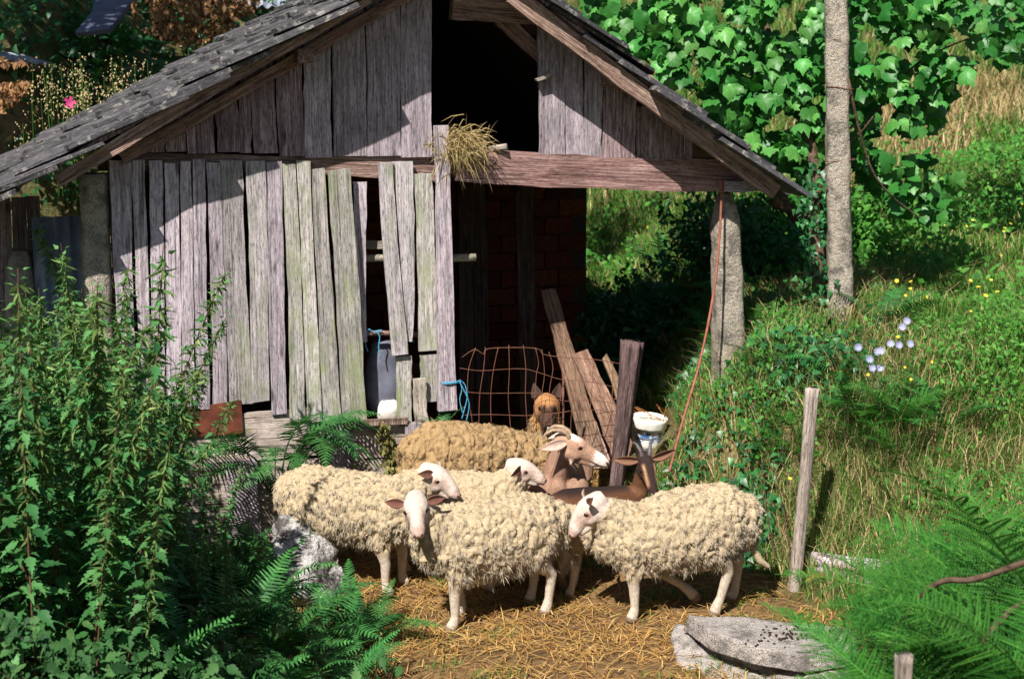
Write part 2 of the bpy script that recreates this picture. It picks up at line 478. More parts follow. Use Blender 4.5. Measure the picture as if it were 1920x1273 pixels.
# ---- lower boarded panel
def pboard(x0, x1, y0, y1, off=0.04, mat='fenceboard', **kw):
    q0, q1 = wall(x0, (y0 + y1) / 2, off), wall(x1, (y0 + y1) / 2, off)
    zt, zb = wall((x0 + x1) / 2, y0, off)[1], wall((x0 + x1) / 2, y1, off)[1]
    bar('board', bl(q0[0], off, (zt + zb) / 2), bl(q1[0], off, (zt + zb) / 2), zt - zb, zt - zb, 0.025, M[mat], barn, **kw)
for (a, b, c, d_) in [(330, 640, 772, 862), (330, 640, 865, 938), (330, 640, 941, 1018), (640, 790, 796, 858), (640, 790, 861, 936), (640, 790, 939, 1014), (790, 850, 796, 860), (790, 850, 864, 940)]:
    pboard(a, b, c, d_)
wplank((605, 792), (654, 792), (657, 1010), (612, 1010), M['plank'], 0.075, name='stile')
wplank((424, 862), (484, 862), (489, 1018), (432, 1018), M['plank'], 0.075, name='stile')
wplank((757, 792), (800, 792), (802, 1010), (762, 1010), M['plank'], 0.075, name='stile')
wplank((642, 786), (764, 786), (764, 797), (642, 797), M['beam'], 0.09, name='ledge')
# rusty sheet nailed behind the nettles
q = [wall(*p, 0.07) for p in ((330, 768), (452, 750), (456, 812), (326, 822))]
M['rust'] = simple('rusty_iron', (0.12, 0.035, 0.02), 0.9, 0.2, 9, 0.6, 0.4)
obj('rusty_sheet', mesh('rusty_sheet', [tuple(bl(u, 0.072, z)) for u, z in q] + [tuple(bl(u, 0.068, z)) for u, z in q], [(0, 3, 2, 1), (4, 5, 6, 7), (0, 1, 5, 4), (1, 2, 6, 5), (2, 3, 7, 6), (3, 0, 4, 7)], M['rust']), barn)
# ---- granite posts
def stone_post(name, p0, p1, w0, w1, d, parent, seed=0, nz=22, na=14, mat='granite', taper_top=0.0):
    """rough squared stone post"""
    p0, p1 = Vector(p0), Vector(p1)
    L = (p1 - p0).length
    V, F = [], []
    rs = random.Random(seed)
    ph = [rs.uniform(0, 9) for _ in range(6)]
    for k in range(nz + 1):
        f = k / nz
        w = (w0 + (w1 - w0) * f) / 2
        if taper_top and f > 1 - taper_top: w *= 1 - 0.45 * ((f - 1 + taper_top) / taper_top) ** 1.6
        for s in range(na * 2):
            an = 2 * math.pi * s / (na * 2)
            c_, s_ = math.cos(an), math.sin(an)
            r = 1 / (abs(c_) ** 5 + abs(s_) ** 5) ** 0.2
            jr = 1 + 0.045 * math.sin(an * 3 + ph[0] + f * 7) + 0.04 * math.sin(f * 23 + ph[1] + an * 2) + 0.03 * math.sin(f * 41 + ph[2] - an) + rs.uniform(-0.04, 0.04)
            V.append((c_ * r * w * jr, s_ * r * w * d * jr, f * L))
    n = na * 2
    for k in range(nz):
        for s in range(n):
            F.append((k * n + s, k * n + (s + 1) % n, (k + 1) * n + (s + 1) % n, (k + 1) * n + s))
    F.append(tuple(nz * n + s for s in range(n)))
    o = obj(name, mesh(name, V, F, M[mat], True), parent, p0)
    ax = (p1 - p0).normalized()
    o.rotation_euler = ax.to_track_quat('Z', 'Y').to_euler()
    return o
q0, q1 = wall(1366, 655, -0.02), wall(1360, 362, -0.02)
stone_post('granite_post', bl(q0[0] + 0.01, -0.02, q0[1] - 0.35), bl(q1[0], -0.02, q1[1]), 0.235, 0.19, 0.8, barn, 3, taper_top=0.18)
q0, q1 = wall(183, 700, -0.02), wall(176, 342, -0.02)
stone_post('granite_post', bl(q0[0], -0.02, -0.05), bl(q1[0], -0.02, q1[1] + 0.05), 0.19, 0.18, 0.9, barn, 5)
q0, q1 = wall(38, 700, -0.3), wall(36, 470, -0.3)
stone_post('granite_post', bl(q0[0], -0.3, -0.05), bl(q1[0], -0.3, q1[1]), 0.26, 0.2, 0.9, barn, 6, taper_top=0.2)
# left lean-to: corrugated blue-grey sheet and dark boards
def corrugated(name, w, h, pitch, amp, mat, parent, th=0.002):
    n = int(w / pitch * 8)
    V, F = [], []
    for k in range(n + 1):
        x = w * k / n
        y = amp * math.sin(2 * math.pi * x / pitch)
        V += [(x, y, 0), (x, y, h), (x, y + th, h), (x, y + th, 0)]
    for k in range(n):
        a, b = 4 * k, 4 * k + 4
        F += [(a, b, b + 1, a + 1), (a + 2, b + 2, b + 3, a + 3), (a + 1, b + 1, b + 2, a + 2), (a, a + 3, b + 3, b)]
    return obj(name, mesh(name, V, F, mat, True), parent)
t = NT('galvanised_sheet')
n_ = t.noise(t.coord('Object', (3, 3, 1)), 5, 5, 0.65)
M['galv'] = t.done(t.ramp(n_, [(0.3, (0.12, 0.15, 0.20)), (0.6, (0.27, 0.31, 0.37)), (0.8, (0.42, 0.44, 0.46))]), 0.5, 0.5)
q0, q1 = wall(76, 700, -0.25), wall(152, 405, -0.25)
o = corrugated('corrugated_sheet', q1[0] - q0[0] + 0.05, q1[1], 0.076, 0.011, M['galv'], barn); o.location = bl(q0[0], -0.25, 0)
for (a, b, y0, off) in [(-40, -8, 380, -0.28), (-6, 18, 372, -0.28), (20, 48, 370, -0.45), (50, 76, 368, -0.45)]:
    wplank((a, y0), (b, y0), (b + 20, 900), (a + 20, 900), M['plank_dark'], off)
# ---- walls that close the inside
uend = wall(1100, 500, -2.6)[0]
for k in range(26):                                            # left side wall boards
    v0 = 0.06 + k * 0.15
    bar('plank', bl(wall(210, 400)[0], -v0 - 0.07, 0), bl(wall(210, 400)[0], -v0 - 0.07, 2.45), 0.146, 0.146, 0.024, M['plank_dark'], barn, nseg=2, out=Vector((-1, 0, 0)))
def slab(name, lo, hi, mat):
    V = [(x, y, z) for x in (lo[0], hi[0]) for y in (lo[1], hi[1]) for z in (lo[2], hi[2])]
    F = [(0, 1, 3, 2), (4, 6, 7, 5), (0, 4, 5, 1), (2, 3, 7, 6), (0, 2, 6, 4), (1, 5, 7, 3)]
    return obj(name, mesh(name, V, F, mat), barn)
uA = wall(210, 400)[0]
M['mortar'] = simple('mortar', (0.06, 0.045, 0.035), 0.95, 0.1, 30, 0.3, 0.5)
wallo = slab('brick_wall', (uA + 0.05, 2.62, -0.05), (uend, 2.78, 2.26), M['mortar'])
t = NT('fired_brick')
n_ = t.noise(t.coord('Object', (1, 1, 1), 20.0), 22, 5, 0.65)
c_ = hsv_random(t, t.ramp(n_, [(0.3, (0.07, 0.018, 0.008)), (0.7, (0.15, 0.045, 0.022))]), 0.35)  # brick colour lowered so the wall sinks into the interior shade
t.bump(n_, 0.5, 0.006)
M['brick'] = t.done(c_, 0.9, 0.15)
bv = []
for x in (-0.115, 0.115):
    for y in (-0.03, 0.03):
        for z in (-0.064, 0.064): bv.append((x, y, z))
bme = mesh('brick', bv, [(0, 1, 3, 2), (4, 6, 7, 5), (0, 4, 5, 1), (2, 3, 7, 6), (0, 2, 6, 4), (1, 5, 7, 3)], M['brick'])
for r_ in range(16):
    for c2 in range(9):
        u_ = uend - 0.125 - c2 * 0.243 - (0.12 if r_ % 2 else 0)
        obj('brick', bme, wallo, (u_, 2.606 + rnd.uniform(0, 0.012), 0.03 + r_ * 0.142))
M['shade_wood'] = wood('shade_darkened_wood', (0.018, 0.012, 0.01), (0.045, 0.03, 0.025), (0.09, 0.065, 0.055))  # inside wood, its colour darkened to deepen the shade in the barn
# dark boards stacked upright inside, left of the bricks
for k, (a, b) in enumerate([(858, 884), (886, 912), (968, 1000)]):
    wplank((a, 345), (b, 345), (b + 6, 800), (a + 6, 800), M['shade_wood'], -1.6 - 0.05 * k, name='plank')
slab('loft_floor', (uA, 0.15, 2.262), (uR - 0.55, D - 0.1, 2.30), M['shade_wood'])
# back gable closing the loft
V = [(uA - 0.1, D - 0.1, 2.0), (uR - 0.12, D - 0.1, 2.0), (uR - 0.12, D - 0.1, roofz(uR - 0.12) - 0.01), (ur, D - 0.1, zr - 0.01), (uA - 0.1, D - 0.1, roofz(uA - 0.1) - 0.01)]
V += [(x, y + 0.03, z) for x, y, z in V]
obj('back_gable', mesh('back_gable', V, [(0, 4, 3, 2, 1), (5, 6, 7, 8, 9)] + [(k, (k + 1) % 5, 5 + (k + 1) % 5, 5 + k) for k in range(5)], M['shade_wood']), barn)
# back right post that carries the eave
stone_post('granite_post', bl(q[0] if False else uR - 0.5, -D + 0.3, 0.4), bl(uR - 0.5, -D + 0.3, 2.12), 0.2, 0.18, 0.9, barn, 8)

# ---- roof: deck and slates
def deck(u0, u1, name):
    z0, z1 = roofz(u0 + (1e-6 if u0 == ur else 0)), roofz(u1 - (1e-6 if u1 == ur else 0))
    if u0 == ur: z0 = zr
    if u1 == ur: z1 = zr
    V = [(u0, -OV + 0.05, z0 - 0.004), (u1, -OV + 0.05, z1 - 0.004), (u1, D, z1 - 0.004), (u0, D, z0 - 0.004)]
    V += [(x, y, z - 0.03) for x, y, z in V]
    return obj(name, mesh(name, V, [(0, 1, 2, 3), (4, 7, 6, 5), (0, 4, 5, 1), (1, 5, 6, 2), (2, 6, 7, 3), (3, 7, 4, 0)], M['plank_dark']), barn)
roofL = deck(uL + 0.06, ur, 'roof')
roofR = deck(ur, uR - 0.06, 'roof')
def slate_mesh(seed, w, h):
    rs = random.Random(seed)
    pts = [(-w / 2, 0), (-w / 2 + 0.02, -h * 0.5), (-w / 2 + 0.03, -h + rs.uniform(0, 0.03)), (-w * 0.15, -h - rs.uniform(-0.01, 0.03)), (w * 0.2, -h - rs.uniform(-0.02, 0.03)), (w / 2 - 0.02, -h + rs.uniform(-0.01, 0.04)), (w / 2, -h * 0.5), (w / 2, 0)]
    pts = [(x + rs.uniform(-.012, .012), y + rs.uniform(-.012, .012)) for x, y in pts]
    n = len(pts); th = rs.uniform(0.016, 0.034)
    V = [(x, y, 0) for x, y in pts] + [(x + rs.uniform(-.006, .006), y + rs.uniform(-.006, .006), th) for x, y in pts]
    F = [tuple(range(n)), tuple(range(2 * n - 1, n - 1, -1))] + [(k, k + n, (k + 1) % n + n, (k + 1) % n) for k in range(n)]
    return mesh('slate', V, F, M['slate'])
SM = [slate_mesh(k, rnd.uniform(0.38, 0.55), rnd.uniform(0.58, 0.80)) for k in range(11)]
def lay(parent, ua, ub, side, vmax, exposure=0.265):
    ang = math.atan(sl if side < 0 else sr)
    ln = abs(ub - ua) / math.cos(ang)
    rows = int(ln / exposure) + 1
    cnt = 0
    for r_ in range(rows):
        d_ = r_ * exposure                     # from eave upward
        v = -OV + 0.17 + rnd.uniform(-0.07, 0.02) + (0.17 if r_ % 2 else 0) - (0.17 if r_ % 2 else 0) * 0.55
        while v < vmax:
            me = rnd.choice(SM)
            uu = ua + (ub - ua) * min(1, (d_ + 0.56) / ln)
            z = roofz(uu if side < 0 else uu)
            o = obj('slate', me, parent)
            # local: x along ridge (v), -y downslope, z up off the roof
            dn = Vector((side * math.cos(ang), 0, -abs(math.sin(ang)) if True else 0))
            dn = Vector((side * math.cos(abs(ang)), 0, -math.sin(abs(ang))))
            xx = Vector((0, 1, 0)) * (1 if side < 0 else -1)
            yy = -dn
            zz = xx.cross(yy)
            tilt = R(5.0) + rnd.uniform(-0.012, 0.03)
            m = Matrix((xx, yy, zz)).transposed() @ Matrix.Rotation(tilt, 3, 'X') @ Matrix.Rotation(rnd.uniform(-0.05, 0.05), 3, 'Z')
            o.rotation_euler = m.to_euler()
            o.location = Vector((uu, v, z)) + zz * (0.012 + 0.012 * rnd.random())
            cnt += 1
            v += rnd.uniform(0.34, 0.42)
    return cnt
nL = lay(roofL, uL, ur, -1, D - 0.15)
nR = lay(roofR, uR, ur, 1, 0.6)
print('slates', nL, nR)
# remaining courses of the far slope in one piece
V, F = [], []
for r_ in range(14):
    for c2 in range(8):
        f0 = r_ / 14; v = 0.75 + c2 * 0.4
        u0 = uR + (ur - uR) * f0; u1 = uR + (ur - uR) * min(1, f0 + 0.14)
        z0, z1 = roofz(u0) + 0.045, roofz(u1 + 1e-4) + 0.02
        b0 = len(V); w_ = rnd.uniform(0.36, 0.41)
        V += [(u0 + rnd.uniform(-.02, .02), v, z0), (u0 + rnd.uniform(-.02, .02), v + w_, z0), (u1, v + w_, z1), (u1, v, z1)]
        V += [(x, y, z - 0.015) for x, y, z in V[-4:]]
        F += [(b0, b0 + 1, b0 + 2, b0 + 3), (b0 + 7, b0 + 6, b0 + 5, b0 + 4)] + [(b0 + k, b0 + 4 + k, b0 + 4 + (k + 1) % 4, b0 + (k + 1) % 4) for k in range(4)]
o = obj('slate_courses', mesh('slate_courses', V, F, M['slate']), roofR); o['kind'] = 'stuff'

# ================================================================== ANIMALS
def tube(stations, side=(0, 1, 0), n=14, cap=True):
    """closed loft; stations = [(point, half width, half height)]"""
    P = [Vector(s[0]) for s in stations]
    rings = []
    def frame(k):
        a, b = P[max(0, k - 1)], P[min(len(P) - 1, k + 1)]
        t = (b - a).normalized()
        s = Vector(side); s = (s - t * s.dot(t))
        if s.length < 1e-3: s = Vector((1, 0, 0)) - t * t.x
        s.normalize()
        return t, s, t.cross(s)
    for k, st in enumerate(stations):
        t, s, c = frame(k)
        if cap and k == 0:
            for f, e in ((0.35, 0.92), (0.75, 0.62)):
                rings.insert(0, (P[0] - t * min(st[1], st[2]) * f, s, c, st[1] * e, st[2] * e))
        rings.append((P[k], s, c, st[1], st[2]))
        if cap and k == len(stations) - 1:
            for f, e in ((0.35, 0.92), (0.75, 0.62)):
                rings.append((P[k] + t * min(st[1], st[2]) * f, s, c, st[1] * e, st[2] * e))
    V, F = [], []
    for p, s, c, a, b in rings:
        for q in range(n):
            an = 2 * math.pi * q / n
            V.append(tuple(p + s * (math.cos(an) * a) + c * (math.sin(an) * b)))
    m = len(rings)
    for k in range(m - 1):
        for q in range(n):
            F.append((k * n + q, k * n + (q + 1) % n, (k + 1) * n + (q + 1) % n, (k + 1) * n + q))
    F.append(tuple(range(n - 1, -1, -1)))
    F.append(tuple((m - 1) * n + q for q in range(n)))
    return V, F
def fuse(name, tubes, voxel, smooth=4):
    """one continuous skin over all the tubes; returns vertices, faces, tube index and softness per vertex"""
    V, F = [], []
    for v, f in [t['geo'] for t in tubes]:
        b = len(V); V += v; F += [tuple(i + b for i in q) for q in f]
    me = bpy.data.meshes.new('tmp'); me.from_pydata(V, [], F); me.update()
    o = bpy.data.objects.new('tmp', me); C.objects.link(o)
    md = o.modifiers.new('r', 'REMESH'); md.mode = 'VOXEL'; md.voxel_size = voxel
    sm_ = o.modifiers.new('s', 'SMOOTH'); sm_.iterations = smooth; sm_.factor = 0.5
    dg = bpy.context.evaluated_depsgraph_get()
    res = bpy.data.meshes.new_from_object(o.evaluated_get(dg))
    bpy.data.objects.remove(o); bpy.data.meshes.remove(me)
    res.name = name
    return res
def colour_mesh(me, tubes, fn):
    """vertex colours from the nearest tube (the animal's own markings)"""
    n = len(me.vertices)
    co = np.empty(n * 3, np.float32); me.vertices.foreach_get('co', co); co = co.reshape(-1, 3)
    best = np.full((len(tubes), n), 1e9, np.float32); par = np.zeros((len(tubes), n), np.float32)
    for k, t in enumerate(tubes):
        st = t['st']
        P = np.array([tuple(s[0]) for s in st], np.float32); r = np.array([(s[1] + s[2]) / 2 for s in st], np.float32)
        for j in range(len(P) - 1):
            ab = P[j + 1] - P[j]; L = float(ab @ ab) + 1e-9
            f = np.clip(((co - P[j]) @ ab) / L, 0, 1)
            d = np.linalg.norm(co - (P[j] + f[:, None] * ab), axis=1) - (r[j] + f * (r[j + 1] - r[j]))
            m = d < best[k]
            best[k][m] = d[m]; par[k][m] = (j + f[m]) / (len(P) - 1)
    w = np.exp(-np.clip(best - best.min(0), 0, 0.2) / 0.006); w /= w.sum(0)
    cols = np.zeros((n, 3), np.float32); wool = np.zeros(n, np.float32)
    for k, t in enumerate(tubes):
        c = fn(t, co, par[k]) if callable(fn) else None
        cols += w[k][:, None] * c
        wool += w[k] * (t.get('wool', 0) * (1 if 'wf' not in t else t['wf'](par[k])))
    if any(t.get('role') == 'body' and t.get('woolly') for t in tubes):
        from mathutils import noise as mn
        nrm = np.empty(n * 3, np.float32); me.vertices.foreach_get('normal', nrm); nrm = nrm.reshape(-1, 3)
        wm = sstep(0.35, 0.8, wool)
        dsp = np.zeros(n, np.float32)
        for k in np.nonzero(wm > 0.01)[0]:
            x, y, z = co[k]
            wx, wz = 0.03 * mn.noise((x * 9, y * 9, z * 9)), 0.03 * mn.noise((x * 9 + 5, y * 9, z * 9))
            f1 = mn.voronoi(((x + wx) * 17 + 3, y * 17, (z + wz) * 9))[0]
            f2 = mn.voronoi((x * 44, y * 44 + 7, z * 26))[0]
            dsp[k] = 0.062 * min(0.24, f1[1] - f1[0]) + 0.040 * min(0.22, f2[1] - f2[0]) + 0.012 * mn.noise((x * 30, y * 30, z * 20)) - 0.016
        co = (co + nrm * (dsp * wm)[:, None]).astype(np.float32)
        me.vertices.foreach_set('co', co.ravel()); me.update()
    a = me.attributes.new('Col', 'FLOAT_COLOR', 'POINT')
    a.data.foreach_set('color', np.hstack([cols, np.ones((n, 1), np.float32)]).ravel())
    me.polygons.foreach_set('use_smooth', [True] * len(me.polygons))
    return co, wool
def locks(me, co, wool, count, length, width, seed, flow=(-0.3, 0, -0.8), stick=0.42, clumpw=0.45, seg=2, hang=0.0, per=16):
    """wool or hair locks growing on the skin: three-sided tapering curls"""
    rs = np.random.default_rng(seed)
    nf = len(me.polygons)
    me.calc_loop_triangles()
    tri = np.empty(len(me.loop_triangles) * 3, np.int32); me.loop_triangles.foreach_get('vertices', tri); tri = tri.reshape(-1, 3)
    nrm = np.empty(len(co) * 3, np.float32); me.vertices.foreach_get('normal', nrm); nrm = nrm.reshape(-1, 3)
    a, b, c = co[tri[:, 0]], co[tri[:, 1]], co[tri[:, 2]]
    area = np.linalg.norm(np.cross(b - a, c - a), axis=1) / 2
    wt = area * np.clip(wool[tri].mean(1) * 1.6 - 0.5, 0, 1)
    pick = rs.choice(len(tri), count, p=wt / wt.sum())
    r1, r2 = rs.random(count), rs.random(count); s = np.sqrt(r1)
    bw = np.stack([1 - s, s * (1 - r2), s * r2], 1)
    p = (co[tri[pick]] * bw[:, :, None]).sum(1)
    nn = (nrm[tri[pick]] * bw[:, :, None]).sum(1); nn /= np.linalg.norm(nn, axis=1)[:, None] + 1e-9
    # clumps
    nc = max(20, int(count / per))
    cc = p[rs.choice(count, nc, replace=False)]
    idx = np.empty(count, int)
    for k in range(0, count, 2000):
        idx[k:k + 2000] = np.argmin(((p[k:k + 2000, None, :] - cc[None]) ** 2).sum(2), 1)
    to = cc[idx] - p
    fl = np.array(flow)[None] + rs.normal(0, 0.25, (count, 3))
    cr = rs.normal(0, 0.35, (nc, 3))[idx]
    d = nn * stick + (fl - nn * (fl * nn).sum(1)[:, None]) * (1 - stick) + cr * 0.5
    d /= np.linalg.norm(d, axis=1)[:, None]
    L = length * rs.uniform(0.6, 1.25, count) * (0.8 + 0.5 * rs.random(nc)[idx])
    L = L * (1 + hang * np.clip((0.42 - p[:, 2]) / 0.16, 0, 1) * rs.random(nc)[idx])
    W = width * rs.uniform(0.7, 1.3, count)
    side = np.cross(d, nn + rs.normal(0, 0.45, (count, 3))); side /= np.linalg.norm(side, axis=1)[:, None] + 1e-9
    curl = rs.normal(0, 0.28, (count, 3)) * L[:, None]
    seg = 2
    V = np.empty((count, 3, 2, 3), np.float32)
    for k in range(3):
        f = k / 2
        ctr = p - nn * 0.006 + d * (L * f)[:, None] + to * (clumpw * f) + curl * (f * f) + np.array([0, 0, -1])[None] * (L * 0.35 * f * f)[:, None]
        rad = W * (1.0, 0.8, 0.12)[k]
        V[:, k, 0] = ctr - side * rad[:, None]
        V[:, k, 1] = ctr + side * rad[:, None]
    base = (np.arange(count) * 6)[:, None]
    F = np.stack([np.hstack([base, base + 1, base + 3, base + 2]), np.hstack([base + 2, base + 3, base + 5, base + 4])], 1).reshape(-1, 4)
    tint = np.repeat(rs.normal(0, 1, count) * 0.55 + rs.normal(0, 1, nc)[idx] * 0.6, 6)
    return V.reshape(-1, 3), F, tint, pick, tri

def hide_mat(name, rough=0.85, sc=60, var=0.18, bump=0.6):
    t = NT(name)
    n = t.noise(t.coord('Object'), sc, 5, 0.65)
    n2 = t.noise(t.coord('Object'), 14, 4, 0.6)
    n3 = t.noise(t.coord('Object', (1, 1, 0.35)), 210, 3, 0.6)
    col = t.mix(1.0, t.attr('Col', 'Color'), t.ramp(n, [(0.3, 1 - var), (0.7, 1 + var)]), 'MULTIPLY')
    col = t.mix(1.0, col, t.ramp(n3, [(0.35, 0.80), (0.62, 1.08)]), 'MULTIPLY')
    col = t.mix(t.ramp(n2, [(0.52, 0.0), (0.74, 0.4)]), col, t.mix(1.0, col, (0.85, 0.68, 0.52), 'MULTIPLY'))
    t.bump(t.math('ADD', n, n3), bump, 0.006)
    return t.done(col, rough, 0.25)
M['hide'] = hide_mat('hide')
def wool_mat(name, col, dirt):
    t = NT(name)
    ti = t.attr('tint')
    n = t.noise(t.coord('Object'), 6, 5, 0.65)
    mr = t.node('MapRange', i_1=-2.0, i_2=2.0, i_3=0.0, i_4=1.0); t.t.links.new(ti, mr.inputs[0])
    c = t.ramp(mr.outputs[0], [(0.15, tuple(x * 0.62 for x in col)), (0.55, col), (0.9, tuple(min(1, x * 1.16) for x in col))])
    c = t.mix(t.ramp(n, [(0.42, 0.0), (0.66, 0.8)]), c, dirt)
    n2 = t.noise(t.coord('Object'), 2.3, 3, 0.6)
    c = t.mix(1.0, c, t.ramp(n2, [(0.35, 0.78), (0.65, 1.08)]), 'MULTIPLY')
    m = t.done(c, 0.95, 0.1)
    t.b.inputs['Sheen Weight'].default_value = 0.15
    return m
M['wool'] = wool_mat('cream_wool', (0.50, 0.42, 0.315), (0.37, 0.28, 0.18))
M['wool_tan'] = wool_mat('tan_wool', (0.42, 0.285, 0.145), (0.30, 0.185, 0.085))
M['wool_pale'] = wool_mat('pale_wool', (0.56, 0.47, 0.335), (0.42, 0.32, 0.20))
M['wool_grey'] = wool_mat('greyish_wool', (0.58, 0.49, 0.38), (0.40, 0.31, 0.21))
M['eye'] = simple('eye', (0.012, 0.008, 0.006), 0.12, 0.6)
M['eye_rim'] = simple('eye_rim', (0.10, 0.05, 0.04), 0.5, 0.3)
M['horn'] = simple('horn', (0.30, 0.20, 0.13), 0.5, 0.4, 40, 0.4, 0.5)
M['darkhorn'] = simple('dark_horn', (0.10, 0.085, 0.08), 0.5, 0.4, 40, 0.4, 0.5)

def basis(fwd, up=(0, 0, 1)):
    f = Vector(fwd).normalized(); u = Vector(up); u = (u - f * u.dot(f)).normalized()
    return f, u, u.cross(f)                     # forward, up, left
def ball_mesh(r, mat, name='eye'):
    V, F = [], []
    n, m = 10, 7
    for k in range(m + 1):
        th = math.pi * k / m
        for q in range(n):
            V.append((r * math.sin(th) * math.cos(2 * math.pi * q / n), r * math.sin(th) * math.sin(2 * math.pi * q / n), r * math.cos(th)))
    for k in range(m):
        for q in range(n): F.append((k * n + q, k * n + (q + 1) % n, (k + 1) * n + (q + 1) % n, (k + 1) * n + q))
    return mesh(name, V, F, mat, True)
EYE = ball_mesh(1.0, M['eye'])
M['lid'] = simple('eyelid', (0.26, 0.125, 0.10), 0.7, 0.2)
M['lid_dark'] = simple('dark_eyelid', (0.03, 0.018, 0.014), 0.6, 0.3)
M['lip'] = simple('lip', (0.10, 0.04, 0.035), 0.7, 0.2)
LID = {'lid': ball_mesh(1.0, M['lid'], 'eyelid'), 'dark': ball_mesh(1.0, M['lid_dark'], 'nostril')}
def ear_mesh(p, tipdir, up, L, W, cols, cup=0.5, pointed=False):
    """leaf-shaped cupped ear with thickness; cols = (outside, inside)"""
    t = Vector(tipdir).normalized(); u = Vector(up); u = (u - t * u.dot(t)).normalized(); s = t.cross(u)
    V, Cc, F = [], [], []
    nl, nw = 8, 6
    prof = [0.42, 0.72, 0.93, 1.0, 0.95, 0.8, 0.58, 0.3, 0.04] if not pointed else [0.95, 1.0, 0.97, 0.88, 0.74, 0.57, 0.39, 0.2, 0.02]
    for side_ in (0, 1):
        for k in range(nl + 1):
            f = k / nl
            for q in range(nw + 1):
                g = (q / nw - 0.5) * 2
                w = prof[k] * W * 0.5
                pt = Vector(p) + t * (L * f) + s * (g * w) + u * (cup * w * g * g - L * 0.10 * f * f) - u * (side_ * 0.006 * (1 - f * 0.7))
                V.append(tuple(pt)); Cc.append(cols[1 if side_ == 0 else 0])
    m = (nl + 1) * (nw + 1)
    for k in range(nl):
        for q in range(nw):
            a = k * (nw + 1) + q
            F += [(a, a + 1, a + nw + 2, a + nw + 1), (m + a, m + a + nw + 1, m + a + nw + 2, m + a + 1)]
    for k in range(nl):
        a = k * (nw + 1); b = a + nw
        F += [(a, a + nw + 1, m + a + nw + 1, m + a), (b + nw + 1, b, m + b, m + b + nw + 1)]
    for q in range(nw):
        a = nl * (nw + 1) + q
        F.append((a, m + a, m + a + 1, a + 1))
    return mesh('ear', V, F, M['hide'], True, {'Col': np.array(Cc, np.float32)})

LEG_F = [((0.30, 0.10, 0.44), .075, .09), ((0.27, 0.105, 0.34), .050, .065), ((0.30, 0.10, 0.215), .030, .033), ((0.305, 0.098, 0.19), .028, .031), ((0.30, 0.096, 0.09), .0215, .023), ((0.305, 0.095, 0.06), .026, .028), ((0.325, 0.094, 0.022), .028, .034)]
LEG_H = [((-0.30, 0.10, 0.46), .09, .12), ((-0.24, 0.115, 0.36), .065, .085), ((-0.36, 0.105, 0.265), .030, .040), ((-0.395, 0.10, 0.235), .027, .032), ((-0.375, 0.098, 0.10), .022, .024), ((-0.365, 0.098, 0.065), .026, .029), ((-0.345, 0.098, 0.022), .028, .034)]
def legs_of(spec):
    out = []
    for base in ('F', 'H'):
        for s in (1, -1):
            L = spec.get(base + ('l' if s > 0 else 'r'))
            src = LEG_F if base == 'F' else LEG_H
            if L is None: out.append([((p[0], p[1] * s, p[2]), a, b) for p, a, b in src])
            else: out.append([(tuple(q), src[k][1], src[k][2]) for k, q in enumerate(L)])
    return out
FACE = (0.58, 0.48, 0.41); PINK = (0.42, 0.225, 0.185); LEGC = (0.52, 0.44, 0.355); HOOF = (0.20, 0.14, 0.10)
